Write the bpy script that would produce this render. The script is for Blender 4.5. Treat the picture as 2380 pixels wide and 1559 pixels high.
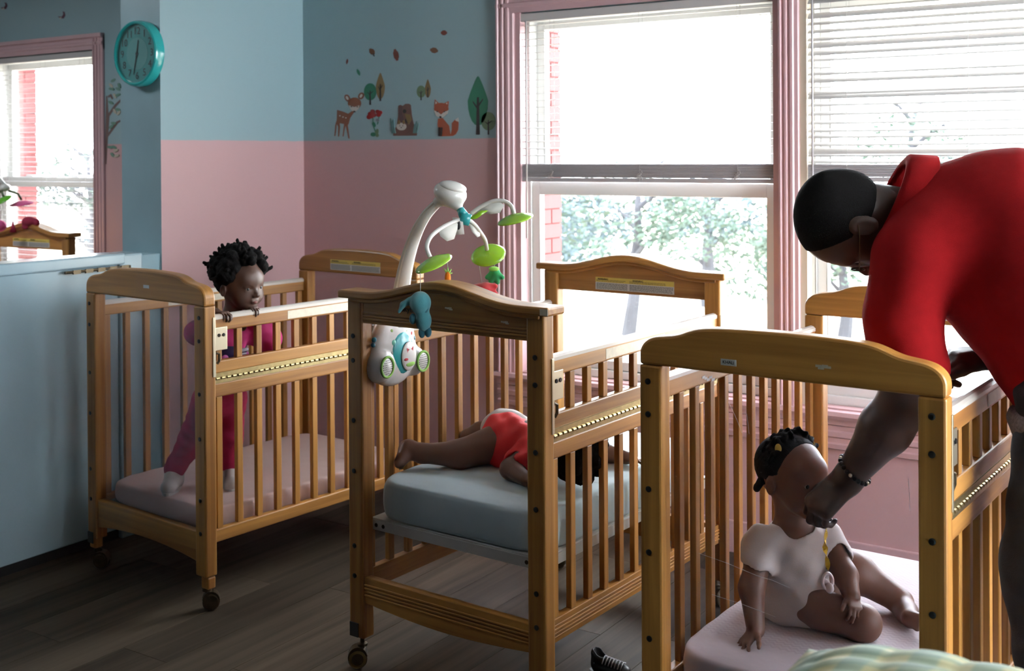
import bpy, bmesh, math, random
import numpy as np
from mathutils import Vector, Matrix

# ------------------------------------------------------------------ scene, camera, light
S = bpy.context.scene
for o in list(bpy.data.objects):
    bpy.data.objects.remove(o)
COL = S.collection
random.seed(7)
RNG = np.random.default_rng(11)

S.view_settings.view_transform = 'Standard'
S.view_settings.look = 'None'
S.view_settings.gamma = 1.0
S.view_settings.use_curve_mapping = False
S.view_settings.exposure = 0.15

cam_data = bpy.data.cameras.new('camera')
cam = bpy.data.objects.new('camera', cam_data)
COL.objects.link(cam)
cam_data.sensor_width = 36.0
cam_data.lens = 2702.55 / 2380 * 36
cam_data.shift_y = (376.8 - 779.5) / 2380
cam_data.clip_start = 0.02
yaw, pitch, roll = 0.5837, 0.0064, -0.0063
_R = Vector((math.cos(yaw), math.sin(yaw), 0)); _F = Vector((-math.sin(yaw), math.cos(yaw), 0)); _U = Vector((0, 0, 1))
_F2 = _F * math.cos(pitch) - _U * math.sin(pitch); _U2 = _U * math.cos(pitch) + _F * math.sin(pitch)
_R3 = _R * math.cos(roll) + _U2 * math.sin(roll); _U3 = _U2 * math.cos(roll) - _R * math.sin(roll)
_m = Matrix((_R3, _U3, -_F2)).transposed().to_4x4()
_m.translation = Vector((0, 0, 1.37))
cam.matrix_world = _m
cam_data.dof.use_dof = True
cam_data.dof.focus_distance = 2.75
cam_data.dof.aperture_fstop = 5.6
S.camera = cam

SKY = 23.0
w = bpy.data.worlds.new('overcast_sky'); S.world = w; w.use_nodes = True
bg = w.node_tree.nodes['Background']
bg.inputs[0].default_value = (0.86, 0.94, 1.0, 1); bg.inputs[1].default_value = SKY
try:
    w.cycles.sampling_method = 'MANUAL'; w.cycles.sample_map_resolution = 256
except Exception: pass
S.cycles.max_bounces = 8
S.cycles.diffuse_bounces = 5
S.cycles.transparent_max_bounces = 24
S.cycles.sample_clamp_indirect = 8.0
S.cycles.caustics_reflective = False
S.cycles.caustics_refractive = False

def lamp(name, kind, loc, energy, color, size=None, target=None):
    d = bpy.data.lights.new(name, kind); d.energy = energy; d.color = color
    if size and kind == 'AREA':
        d.shape = 'RECTANGLE'; d.size, d.size_y = size
    elif size:
        d.shadow_soft_size = size
    o = bpy.data.objects.new(name, d); COL.objects.link(o); o.location = loc
    if target is not None:
        o.rotation_euler = (Vector(target) - Vector(loc)).to_track_quat('-Z', 'Y').to_euler()
    return o


# ------------------------------------------------------------------ helpers
def tag(o, label=None, cat=None, group=None, kind=None):
    if label: o['label'] = label
    if cat: o['category'] = cat
    if group: o['group'] = group
    if kind: o['kind'] = kind
    return o

def empty(name, label, cat, loc=(0, 0, 0), rz=0, group=None):
    o = bpy.data.objects.new(name, None); COL.objects.link(o)
    o.empty_display_size = 0.1
    o.location = loc; o.rotation_euler = (0, 0, rz)
    return tag(o, label, cat, group)

class MB:
    def __init__(s): s.v = []; s.f = []; s.mi = []
    def add(s, vs, fs, m=0):
        b = len(s.v); s.v += [tuple(x) for x in vs]; s.f += [tuple(i + b for i in f) for f in fs]; s.mi += [m] * len(fs)
        return s
    def box(s, x0, x1, y0, y1, z0, z1, m=0):
        vs = [(x, y, z) for z in (z0, z1) for y in (y0, y1) for x in (x0, x1)]
        return s.add(vs, [(0, 2, 3, 1), (4, 5, 7, 6), (0, 1, 5, 4), (2, 6, 7, 3), (0, 4, 6, 2), (1, 3, 7, 5)], m)
    def prism(s, pts, a0, a1, axis='y', m=0):
        """extrude a closed 2D outline between a0 and a1 along the axis"""
        n = len(pts)
        def P(p, a):
            if axis == 'y': return (p[0], a, p[1])
            if axis == 'x': return (a, p[0], p[1])
            return (p[0], p[1], a)
        vs = [P(p, a0) for p in pts] + [P(p, a1) for p in pts]
        fs = [tuple(range(n)), tuple(range(2 * n - 1, n - 1, -1))] + [(i, i + n, (i + 1) % n + n, (i + 1) % n) for i in range(n)]
        return s.add(vs, fs, m)
    def tube(s, path, r, n=8, m=0, cap=True):
        path = [Vector(p) for p in path]
        rs = r if hasattr(r, '__len__') else [r] * len(path)
        vs = []; up = None
        for i, p in enumerate(path):
            d = (path[min(i + 1, len(path) - 1)] - path[max(i - 1, 0)]).normalized()
            if up is None:
                up = d.orthogonal().normalized()
            up = (up - d * up.dot(d)).normalized(); sd = d.cross(up)
            for k in range(n):
                t = 2 * math.pi * k / n
                vs.append(p + (up * math.cos(t) + sd * math.sin(t)) * rs[i])
        fs = []
        for i in range(len(path) - 1):
            for k in range(n):
                a = i * n + k; b = i * n + (k + 1) % n
                fs.append((a, b, b + n, a + n))
        if cap:
            fs.append(tuple(range(n - 1, -1, -1))); fs.append(tuple(range((len(path) - 1) * n, len(path) * n)))
        return s.add(vs, fs, m)
    def lathe(s, prof, c=(0, 0, 0), axis='z', n=24, m=0):
        """prof: list of (radius, height)"""
        vs = []
        for r, h in prof:
            for k in range(n):
                t = 2 * math.pi * k / n; a, b = r * math.cos(t), r * math.sin(t)
                p = {'z': (a, b, h), 'y': (a, h, b), 'x': (h, a, b)}[axis]
                vs.append((p[0] + c[0], p[1] + c[1], p[2] + c[2]))
        fs = []
        for i in range(len(prof) - 1):
            for k in range(n):
                a = i * n + k; b = i * n + (k + 1) % n
                fs.append((a, b, b + n, a + n))
        fs.append(tuple(range(n))); fs.append(tuple(range((len(prof) - 1) * n, len(prof) * n)))
        return s.add(vs, fs, m)
    def ball(s, c, r, nu=12, nv=8, m=0, rot=None):
        r = r if hasattr(r, '__len__') else (r, r, r)
        vs = []
        for i in range(nv + 1):
            ph = math.pi * i / nv
            for k in range(nu):
                t = 2 * math.pi * k / nu
                v = Vector((r[0] * math.sin(ph) * math.cos(t), r[1] * math.sin(ph) * math.sin(t), r[2] * math.cos(ph)))
                if rot is not None: v = rot @ v
                vs.append(v + Vector(c))
        fs = []
        for i in range(nv):
            for k in range(nu):
                a = i * nu + k; b = i * nu + (k + 1) % nu
                fs.append((a, b, b + nu, a + nu))
        return s.add(vs, fs, m)
    def xf(s, M):
        s.v = [tuple(M @ Vector(p)) for p in s.v]; return s
    def mesh(s, name, mats, smooth=False):
        me = bpy.data.meshes.new(name); me.from_pydata(s.v, [], s.f)
        for mt in (mats if isinstance(mats, (list, tuple)) else [mats]): me.materials.append(mt)
        if len(me.materials) > 1: me.polygons.foreach_set('material_index', s.mi)
        bm = bmesh.new(); bm.from_mesh(me); bmesh.ops.remove_doubles(bm, verts=bm.verts, dist=1e-6)
        bmesh.ops.recalc_face_normals(bm, faces=bm.faces); bm.to_mesh(me); bm.free()
        if smooth: me.polygons.foreach_set('use_smooth', [True] * len(me.polygons))
        me.update(); return me
    def build(s, name, mats, parent=None, smooth=False, bevel=0, auto=None):
        return place(name, s.mesh(name, mats, smooth), parent, bevel, auto)

def place(name, me, parent=None, bevel=0, auto=None):
    o = bpy.data.objects.new(name, me); COL.objects.link(o)
    if parent is not None: o.parent = parent
    if bevel:
        b = o.modifiers.new('bevel', 'BEVEL'); b.width = bevel; b.segments = 2; b.limit_method = 'ANGLE'; b.angle_limit = 0.7
        b.harden_normals = False
    if auto:
        try: me.set_sharp_from_angle(angle=auto)
        except Exception: pass
    return o

def struct(o):
    o['kind'] = 'structure'; return o

def text_mesh(txt, size, depth=0.0003):
    c = bpy.data.curves.new('txt', 'FONT'); c.body = txt; c.size = size; c.extrude = depth; c.align_x = 'CENTER'; c.align_y = 'CENTER'
    c.resolution_u = 3
    o = bpy.data.objects.new('txt', c); COL.objects.link(o)
    dg = bpy.context.evaluated_depsgraph_get(); me = bpy.data.meshes.new_from_object(o.evaluated_get(dg))
    bpy.data.objects.remove(o); bpy.data.curves.remove(c)
    return me

def text_obj(name, txt, size, material, parent, M, depth=0.0003):
    me = text_mesh(txt, size, depth); me.transform(M); me.materials.clear(); me.materials.append(material); me.name = name
    return place(name, me, parent)

# ------------------------------------------------------------------ materials
def new_mat(name):
    m = bpy.data.materials.new(name); m.use_nodes = True
    nt = m.node_tree; b = nt.nodes['Principled BSDF']
    return m, nt, b

def mat(name, c, rough=0.5, metal=0.0, var=0.0, vscale=30, bump=0.0, bscale=200, spec=None, coat=0, sheen=0, sub=0, alpha=None):
    m, nt, b = new_mat(name)
    c = (*c, 1) if len(c) == 3 else c
    b.inputs['Base Color'].default_value = c
    b.inputs['Roughness'].default_value = rough; b.inputs['Metallic'].default_value = metal
    if spec is not None: b.inputs['Specular IOR Level'].default_value = spec
    if coat: b.inputs['Coat Weight'].default_value = coat; b.inputs['Coat Roughness'].default_value = 0.15
    if sheen: b.inputs['Sheen Weight'].default_value = sheen
    if sub:
        b.inputs['Subsurface Weight'].default_value = sub; b.inputs['Subsurface Radius'].default_value = (0.012, 0.004, 0.002)
    tc = nt.nodes.new('ShaderNodeTexCoord')
    if var:
        n = nt.nodes.new('ShaderNodeTexNoise'); n.inputs['Scale'].default_value = vscale; n.inputs['Detail'].default_value = 4
        nt.links.new(tc.outputs['Object'], n.inputs['Vector'])
        r = nt.nodes.new('ShaderNodeMapRange'); r.inputs[1].default_value = 0.3; r.inputs[2].default_value = 0.7
        r.inputs[3].default_value = 1 - var; r.inputs[4].default_value = 1 + var
        nt.links.new(n.outputs['Fac'], r.inputs[0])
        x = nt.nodes.new('ShaderNodeVectorMath'); x.operation = 'SCALE'; x.inputs[0].default_value = c[:3]
        nt.links.new(r.outputs[0], x.inputs['Scale']); nt.links.new(x.outputs[0], b.inputs['Base Color'])
    if bump:
        n = nt.nodes.new('ShaderNodeTexNoise'); n.inputs['Scale'].default_value = bscale; n.inputs['Detail'].default_value = 3
        nt.links.new(tc.outputs['Object'], n.inputs['Vector'])
        bp = nt.nodes.new('ShaderNodeBump'); bp.inputs['Strength'].default_value = bump; bp.inputs['Distance'].default_value = 0.002
        nt.links.new(n.outputs['Fac'], bp.inputs['Height']); nt.links.new(bp.outputs[0], b.inputs['Normal'])
    return m

def wood(name, axis, dark, light, rough=0.38, rnd=0.12, coord='Object', fine=55, coat=0.05):
    m, nt, b = new_mat(name)
    tc = nt.nodes.new('ShaderNodeTexCoord'); mp = nt.nodes.new('ShaderNodeMapping')
    sc = [fine] * 3; sc['xyz'.index(axis)] = fine * 0.035
    mp.inputs['Scale'].default_value = sc
    nt.links.new(tc.outputs[coord], mp.inputs['Vector'])
    oi = nt.nodes.new('ShaderNodeObjectInfo')
    ad = nt.nodes.new('ShaderNodeVectorMath'); ad.operation = 'ADD'
    sx = nt.nodes.new('ShaderNodeMath'); sx.operation = 'MULTIPLY'; sx.inputs[1].default_value = 37.0
    nt.links.new(oi.outputs['Random'], sx.inputs[0]); nt.links.new(mp.outputs[0], ad.inputs[0]); nt.links.new(sx.outputs[0], ad.inputs[1])
    n1 = nt.nodes.new('ShaderNodeTexNoise'); n1.inputs['Scale'].default_value = 1.0; n1.inputs['Detail'].default_value = 5; n1.inputs['Distortion'].default_value = 0.6
    n2 = nt.nodes.new('ShaderNodeTexNoise'); n2.inputs['Scale'].default_value = 0.18; n2.inputs['Detail'].default_value = 2
    nt.links.new(ad.outputs[0], n1.inputs['Vector']); nt.links.new(ad.outputs[0], n2.inputs['Vector'])
    mx = nt.nodes.new('ShaderNodeMath'); mx.operation = 'ADD'
    nt.links.new(n1.outputs['Fac'], mx.inputs[0]); nt.links.new(n2.outputs['Fac'], mx.inputs[1])
    cr = nt.nodes.new('ShaderNodeValToRGB')
    cr.color_ramp.elements[0].position = 0.36; cr.color_ramp.elements[0].color = (*dark, 1)
    cr.color_ramp.elements[1].position = 0.66; cr.color_ramp.elements[1].color = (*light, 1)
    hf = nt.nodes.new('ShaderNodeMath'); hf.operation = 'MULTIPLY'; hf.inputs[1].default_value = 0.5
    nt.links.new(mx.outputs[0], hf.inputs[0]); nt.links.new(hf.outputs[0], cr.inputs[0])
    rr = nt.nodes.new('ShaderNodeMapRange'); rr.inputs[3].default_value = 1 - rnd; rr.inputs[4].default_value = 1 + rnd
    nt.links.new(oi.outputs['Random'], rr.inputs[0])
    vm = nt.nodes.new('ShaderNodeVectorMath'); vm.operation = 'SCALE'
    nt.links.new(cr.outputs[0], vm.inputs[0]); nt.links.new(rr.outputs[0], vm.inputs['Scale'])
    nt.links.new(vm.outputs[0], b.inputs['Base Color'])
    b.inputs['Roughness'].default_value = rough
    if coat: b.inputs['Coat Weight'].default_value = coat; b.inputs['Coat Roughness'].default_value = 0.3
    bp = nt.nodes.new('ShaderNodeBump'); bp.inputs['Strength'].default_value = 0.08; bp.inputs['Distance'].default_value = 0.001
    nt.links.new(n1.outputs['Fac'], bp.inputs['Height']); nt.links.new(bp.outputs[0], b.inputs['Normal'])
    return m

def clear(name, tint=(1, 1, 1), gloss=0.06, dust=0.0, rough=0.03):
    m = bpy.data.materials.new(name); m.use_nodes = True; nt = m.node_tree; nt.nodes.clear()
    out = nt.nodes.new('ShaderNodeOutputMaterial'); tr = nt.nodes.new('ShaderNodeBsdfTransparent'); gl = nt.nodes.new('ShaderNodeBsdfGlossy')
    tr.inputs[0].default_value = (*tint, 1); gl.inputs['Roughness'].default_value = rough
    fr = nt.nodes.new('ShaderNodeFresnel'); fr.inputs[0].default_value = 1.3
    ml = nt.nodes.new('ShaderNodeMath'); ml.operation = 'MULTIPLY'; ml.inputs[1].default_value = gloss * 15; ml.use_clamp = True
    nt.links.new(fr.outputs[0], ml.inputs[0])
    mx = nt.nodes.new('ShaderNodeMixShader'); nt.links.new(ml.outputs[0], mx.inputs[0]); nt.links.new(tr.outputs[0], mx.inputs[1]); nt.links.new(gl.outputs[0], mx.inputs[2])
    last = mx
    if dust:
        df = nt.nodes.new('ShaderNodeBsdfDiffuse'); df.inputs[0].default_value = (0.8, 0.8, 0.85, 1)
        no = nt.nodes.new('ShaderNodeTexNoise'); no.inputs['Scale'].default_value = 6; tc = nt.nodes.new('ShaderNodeTexCoord'); nt.links.new(tc.outputs['Object'], no.inputs['Vector'])
        mr = nt.nodes.new('ShaderNodeMapRange'); mr.inputs[1].default_value = 0.3; mr.inputs[2].default_value = 0.75; mr.inputs[3].default_value = dust * 0.5; mr.inputs[4].default_value = dust * 1.5
        nt.links.new(no.outputs['Fac'], mr.inputs[0])
        m2 = nt.nodes.new('ShaderNodeMixShader'); nt.links.new(mr.outputs[0], m2.inputs[0]); nt.links.new(mx.outputs[0], m2.inputs[1]); nt.links.new(df.outputs[0], m2.inputs[2]); last = m2
    nt.links.new(last.outputs[0], out.inputs[0])
    return m

def two_tone(name, top, bottom, zsplit, rough=0.55, bump=0.06):
    m, nt, b = new_mat(name)
    g = nt.nodes.new('ShaderNodeNewGeometry'); sp = nt.nodes.new('ShaderNodeSeparateXYZ'); nt.links.new(g.outputs['Position'], sp.inputs[0])
    n = nt.nodes.new('ShaderNodeTexNoise'); n.inputs['Scale'].default_value = 9; nt.links.new(g.outputs['Position'], n.inputs['Vector'])
    ad = nt.nodes.new('ShaderNodeMath'); ad.operation = 'MULTIPLY_ADD'; ad.inputs[1].default_value = 0.006
    nt.links.new(n.outputs['Fac'], ad.inputs[0]); nt.links.new(sp.outputs[2], ad.inputs[2])
    mr = nt.nodes.new('ShaderNodeMapRange'); mr.inputs[1].default_value = zsplit; mr.inputs[2].default_value = zsplit + 0.003
    nt.links.new(ad.outputs[0], mr.inputs[0])
    mx = nt.nodes.new('ShaderNodeMix'); mx.data_type = 'RGBA'; mx.inputs[6].default_value = (*bottom, 1); mx.inputs[7].default_value = (*top, 1)
    nt.links.new(mr.outputs[0], mx.inputs[0])
    nt.links.new(mx.outputs[2], b.inputs['Base Color']); b.inputs['Roughness'].default_value = rough
    n2 = nt.nodes.new('ShaderNodeTexNoise'); n2.inputs['Scale'].default_value = 120; nt.links.new(g.outputs['Position'], n2.inputs['Vector'])
    bp = nt.nodes.new('ShaderNodeBump'); bp.inputs['Strength'].default_value = bump; bp.inputs['Distance'].default_value = 0.003
    nt.links.new(n2.outputs['Fac'], bp.inputs['Height']); nt.links.new(bp.outputs[0], b.inputs['Normal'])
    return m

BLUE = (0.27, 0.385, 0.415); PINK = (0.52, 0.325, 0.33)
M = {}
M['wall'] = two_tone('painted_wall', BLUE, PINK, 1.437)
M['blue_paint'] = mat('blue_grey_paint', (0.25, 0.38, 0.43), 0.4, var=0.06, vscale=6, bump=0.1, bscale=90)
M['divider'] = mat('satin_blue_grey_paint', (0.33, 0.44, 0.49), 0.22, var=0.05, vscale=4, bump=0.05, bscale=25, coat=0.3)
M['pink_trim'] = mat('glossy_pink_trim_paint', (0.56, 0.36, 0.375), 0.3, var=0.04, vscale=8, bump=0.05, bscale=80)
M['ceiling'] = mat('grey_ceiling', (0.42, 0.42, 0.41), 0.9, bump=0.3, bscale=60)
M['vinyl'] = mat('white_window_vinyl', (0.72, 0.72, 0.70), 0.35)
M['beige_liner'] = mat('beige_jamb_liner', (0.55, 0.48, 0.38), 0.4)
M['slat'] = mat('white_blind_slat', (0.50, 0.48, 0.47), 0.5)
M['slat_grey'] = mat('backlit_bundle_lace_grey', (0.42, 0.40, 0.42), 0.45)  # darker than the slats: the bundle's backlit shade put into colour; also laces
M['glass'] = clear('window_glass', gloss=0.03)
M['acrylic'] = clear('clear_acrylic', tint=(0.93, 0.92, 0.94), gloss=0.012, dust=0.002, rough=0.06)
M['acrylic_dusty'] = clear('dusty_acrylic', tint=(0.92, 0.91, 0.94), gloss=0.02, dust=0.014, rough=0.06)
M['acrylic_clean'] = clear('clear_acrylic_rear', tint=(0.95, 0.95, 0.95), gloss=0.02, dust=0.01, rough=0.06)
WD, WL = (0.235, 0.092, 0.018), (0.50, 0.235, 0.052)
for ax in 'xyz':
    M['wood_' + ax] = wood('honey_oak_' + ax, ax, WD, WL)
M['brass'] = mat('worn_brass', (0.42, 0.33, 0.16), 0.35, metal=1.0, var=0.15, vscale=60)
M['brass_light'] = mat('nickel_latch', (0.62, 0.56, 0.42), 0.35, metal=1.0)
M['bronze'] = mat('dark_bronze', (0.10, 0.075, 0.045), 0.35, metal=0.8, var=0.2, vscale=60)
M['black'] = mat('black_plastic', (0.012, 0.012, 0.012), 0.4)
M['bolt'] = mat('black_bolt', (0.01, 0.01, 0.01), 0.3)
M['strip'] = mat('pearly_teething_strip', (0.62, 0.56, 0.50), 0.22, coat=0.4)
M['paper'] = mat('white_paper_label', (0.62, 0.62, 0.60), 0.6)
M['paper_old'] = mat('worn_translucent_label', (0.62, 0.55, 0.42), 0.4, var=0.1, vscale=80)
M['yellow'] = mat('yellow_label', (0.65, 0.50, 0.10), 0.5)
M['ink'] = mat('black_ink', (0.02, 0.02, 0.02), 0.5)
M['white_metal'] = mat('white_painted_metal', (0.62, 0.62, 0.58), 0.4)

# ------------------------------------------------------------------ room shell
YW = 3.75; WT = 0.16; CEIL = 2.55
OPEN = [(-5.93, -5.00), (-2.46, -1.40), (-1.33, -0.27), (0.30, 1.36)]
ZB, ZT = 0.535, 1.915
XL, XR, YF = -7.2, 1.7, -3.2
wb = MB()
xs = [XL] + [x for p in OPEN for x in p] + [XR]
for i in range(0, len(xs), 2): wb.box(xs[i], xs[i + 1], YW, YW + WT, 0, CEIL)
for a, b in OPEN:
    wb.box(a, b, YW, YW + WT, 0, ZB); wb.box(a, b, YW, YW + WT, ZT, CEIL)
struct(wb.build('wall_back', M['wall']))
# end wall on the right with a wide window opening that lets side light in
wr = MB()
RO = (1.75, 3.65)
wr.box(XR, XR + WT, YF - WT, RO[0], 0, CEIL); wr.box(XR, XR + WT, RO[1], YW + WT, 0, CEIL)
wr.box(XR, XR + WT, RO[0], RO[1], 0, 0.3); wr.box(XR, XR + WT, RO[0], RO[1], 2.3, CEIL)
struct(wr.build('wall_right', M['wall']))
struct(MB().box(XL - WT, XL, YF - WT, YW + WT, 0, CEIL).build('wall_far_left', M['wall']))
M['dark_wall'] = mat('dark_wall_behind_camera', (.10, .10, .11), .8)
struct(MB().box(XL, XR, YF - WT, YF, 0, CEIL).build('wall_front', M['dark_wall']))
struct(MB().box(XL - WT, XR + WT, YF - WT, YW + WT, CEIL, CEIL + 0.1).build('ceiling', M['ceiling']))
# partition stub whose end carries the clock
sb = MB().box(-3.80, -3.57, 2.97, YW, 0, CEIL)
sme = sb.mesh('wall_left', [M['wall'], M['blue_paint']])
for p in sme.polygons:
    if p.normal.y < -0.9 or p.normal.x < -0.9: p.material_index = 1
struct(place('wall_left', sme))

# floor: base slab plus individual planks
M['floor_base'] = mat('floor_joint', (0.03, 0.026, 0.022), 0.8)
M['plank'] = wood('grey_brown_vinyl_plank', 'y', (0.034, 0.024, 0.016), (0.098, 0.072, 0.049), rough=0.6, rnd=0.22, fine=30, coat=0.0)
M['plank'].node_tree.nodes['Principled BSDF'].inputs['Specular IOR Level'].default_value = .18
fl = struct(MB().box(XL - WT, XR + WT, YF - WT, YW + WT, -0.1, -0.004).build('floor', M['floor_base']))
PW, PL = 0.18, 1.22
pm_ = {}
for i in range(-26, 4):
    x0 = i * PW
    off = (i * 0.47) % 1 * PL
    y = -0.4 - off
    while y < YW:
        ya, yb = max(y, -0.4), min(y + PL, YW)
        if yb - ya > 0.02 and not (x0 < -3.6 and False):
            k = round(yb - ya, 3)
            if k not in pm_:
                pm_[k] = MB().box(0.0008, PW - 0.0008, 0.0008, k - 0.0008, -0.006, 0.0).mesh('plank', M['plank'])
            o = place('plank', pm_[k], fl); o.location = (x0, ya, 0)
        y += PL
# the rest of the floor, never close to the camera's view
rest = MB().box(XL, -26 * PW, YF, YW, -0.006, 0).box(4 * PW, XR, YF, YW, -0.006, 0).box(-26 * PW, 4 * PW, YF, -0.4, -0.006, 0).build('planks_beyond', M['plank'], fl)
rest['kind'] = 'stuff'

# low painted partition on the left
lw = struct(MB().box(-3.56, -3.48, 0.6, 2.70, 0.035, 0.985).build('wall_divider', M['divider'], bevel=0.004))
MB().box(-3.575, -3.465, 0.6, 2.72, 0.985, 1.025).build('cap_rail', M['divider'], lw, bevel=0.006)
MB().box(-3.58, -3.47, 2.70, 2.80, 0.0, 1.02).build('end_post', M['divider'], lw, bevel=0.006)
MB().box(-3.56, -3.49, 0.6, 2.70, 0.0, 0.035).build('toe_gap_shade', M['black'], lw)  # black strip stands in for the shade in the gap under the panel
MB().box(-3.80, -3.58, 2.80, 2.97, 0.0, 1.0).build('end_filler', M['blue_paint'], lw)
hg = MB()
for k in range(5): hg.box(-3.466, -3.459, 2.50 + 0.05 * k, 2.53 + 0.05 * k, 0.968, 0.982)
hg.tube([(-3.464, 2.47, 0.976), (-3.464, 2.74, 0.976)], 0.005)
hg.build('chipped_hinge', M['bronze'], lw)

# ceiling light panel over the far-left bay, above the frame
M['lamp'] = bpy.data.materials.new('cool_light_panel'); M['lamp'].use_nodes = True
_e = M['lamp'].node_tree.nodes['Principled BSDF']; _e.inputs['Emission Color'].default_value = (.86, .95, 1, 1); _e.inputs['Emission Strength'].default_value = 16
lf_ = empty('ceiling_light', 'cool white ceiling light panel over the far left bay, above the frame', 'light', (-5.0, 1.75, CEIL - .07))
MB().box(-.62, .62, -.32, .32, 0.01, .07).build('housing', M['vinyl'], lf_); MB().box(-.58, .58, -.28, .28, 0, .01).build('diffuser', M['lamp'], lf_)

# windows
def window(n, a, b, slat_fn):
    root = struct(MB().box(a, a + 0.035, YW + 0.05, YW + 0.15, ZB, ZT).box(b - 0.035, b, YW + 0.05, YW + 0.15, ZB, ZT)
                  .box(a + 0.035, b - 0.035, YW + 0.05, YW + 0.15, ZT - 0.03, ZT).box(a + 0.035, b - 0.035, YW + 0.05, YW + 0.15, ZB, ZB + 0.03)
                  .build('window_%d' % n, M['vinyl'], bevel=0.003))
    ia, ib = a + 0.035, b - 0.035
    def sash(nm, y0, z0, z1, br, tr, sw=0.035):
        s = (MB().box(ia, ia + sw, y0, y0 + 0.035, z0, z1).box(ib - sw, ib, y0, y0 + 0.035, z0, z1)
             .box(ia + sw, ib - sw, y0, y0 + 0.035, z1 - tr, z1).box(ia + sw, ib - sw, y0, y0 + 0.035, z0, z0 + br)
             .build(nm, M['vinyl'], root, bevel=0.003))
        MB().box(ia + sw, ib - sw, y0 + 0.014, y0 + 0.02, z0 + br, z1 - tr).build('glass_pane', M['glass'], s)
        return s
    sash('lower_sash', YW + 0.062, ZB + 0.03, 1.265, 0.035, 0.05)
    sash('upper_sash', YW + 0.102, 1.225, ZT - 0.03, 0.04, 0.03)
    MB().box(a, ia - 0.012, YW + 0.0, YW + 0.05, ZB, ZT).box(ib + 0.012, b, YW, YW + 0.05, ZB, ZT).build('jamb_liner', M['beige_liner'] if n > 2 else M['pink_trim'], root)
    # sash locks
    for q in (0.3, 0.72):
        MB().box(a + (b - a) * q - 0.03, a + (b - a) * q + 0.03, YW + 0.062, YW + 0.10, 1.265, 1.277).build('sash_lock', M['vinyl'], root, bevel=0.003)
    return root

def casing_profile(x0, x1, y):
    """fluted casing outline (x across, y out of the wall)"""
    w_ = x1 - x0; pts = [(x0, y)]
    prof = [(0, .010), (.04, .020), (.14, .022), (.20, .014), (.28, .014), (.33, .019), (.42, .019), (.47, .012), (.55, .012), (.60, .017), (.72, .017), (.78, .012), (.96, .012), (1, .008)]
    pts += [(x0 + w_ * p, y - q) for p, q in prof] + [(x1, y)]
    return pts

for n, (a, b) in enumerate(OPEN, 1):
    window(n, a, b, None)
tn = 1
for (x0, x1) in [(-6.01, -5.93), (-5.00, -4.925), (-2.54, -2.46), (-1.40, -1.33), (-0.27, -0.19), (0.22, 0.30), (1.36, 1.44)]:
    o = MB().prism(casing_profile(x0, x1, YW), ZB - 0.02, ZT + 0.07, axis='z').build('trim_%d' % tn, M['pink_trim']); struct(o); tn += 1
for (x0, x1) in [(-6.01, -4.925), (-2.54, -0.19), (0.22, 1.44)]:
    pr = [(YW, ZT), (YW - .012, ZT), (YW - .014, ZT + .02), (YW - .019, ZT + .024), (YW - .019, ZT + .036), (YW - .013, ZT + .04), (YW - .013, ZT + .055), (YW - .023, ZT + .062), (YW - .026, ZT + .08), (YW, ZT + .08)]
    o = MB().prism(pr, x0, x1, axis='x').build('trim_%d' % tn, M['pink_trim']); struct(o); tn += 1
    # stool and apron below the opening
    st = [(YW + .05, ZB - .022), (YW - .03, ZB - .022), (YW - .038, ZB - .012), (YW - .034, ZB), (YW + .05, ZB)]
    st = [(YW, ZB - .03), (YW - .036, ZB - .03), (YW - .042, ZB - .018), (YW - .036, ZB - .005), (YW, ZB - .005)]
    ap = [(YW, ZB - .03), (YW - .022, ZB - .03), (YW - .022, ZB - .05), (YW - .015, ZB - .055), (YW - .015, ZB - .07), (YW - .019, ZB - .075), (YW - .019, ZB - .09), (YW - .012, ZB - .095), (YW - .012, ZB - .11), (YW - .017, ZB - .115), (YW - .015, ZB - .13), (YW, ZB - .135)]
    o = struct(MB().prism(st, x0 - .01, x1 + .01, axis='x').build('trim_%d' % tn, M['pink_trim'])); tn += 1
    o = struct(MB().prism(ap, x0, x1, axis='x').build('trim_%d' % tn, M['pink_trim'])); tn += 1
bb = [(-3.57, XR)]
struct(MB().box(-3.57, XR, YW - 0.014, YW, 0, 0.11).build('baseboard_back', M['pink_trim'], bevel=0.003))
struct(MB().box(-3.57, -3.556, 2.97, YW - 0.014, 0, 0.11).build('baseboard_left', M['pink_trim'], bevel=0.003))

# right-hand end window frame (out of view, gives the side light)
rw = MB()
for y in (1.75, 2.67, 3.59): rw.box(XR + 0.05, XR + 0.11, y, y + 0.06, 0.3, 2.3)
rw.box(XR + 0.05, XR + 0.11, 1.75, 3.65, 0.3, 0.36).box(XR + 0.05, XR + 0.11, 1.75, 3.65, 2.24, 2.3)
rwo = struct(rw.build('window_5', M['vinyl']))
MB().box(XR + 0.075, XR + 0.08, 1.81, 3.59, 0.36, 2.24).build('glass_pane', M['glass'], rwo)

# ------------------------------------------------------------------ blinds
def slat_mesh(length, width=0.025, tilt=0.0, crown=0.0022):
    m = MB(); n = 5; L = length
    ct, st_ = math.cos(tilt), math.sin(tilt)
    pts = []
    for i in range(n):
        s_ = (i / (n - 1) - .5) * width; h = crown * (1 - (2 * i / (n - 1) - 1) ** 2)
        pts.append((s_ * ct - h * st_, s_ * st_ + h * ct))
    lo = [(p[0] + 0.0004 * st_, p[1] - 0.0006 * ct) for p in reversed(pts)]
    m.prism(pts + lo, 0, L, axis='x')
    return m.mesh('slat', M['slat'], smooth=False)

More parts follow.
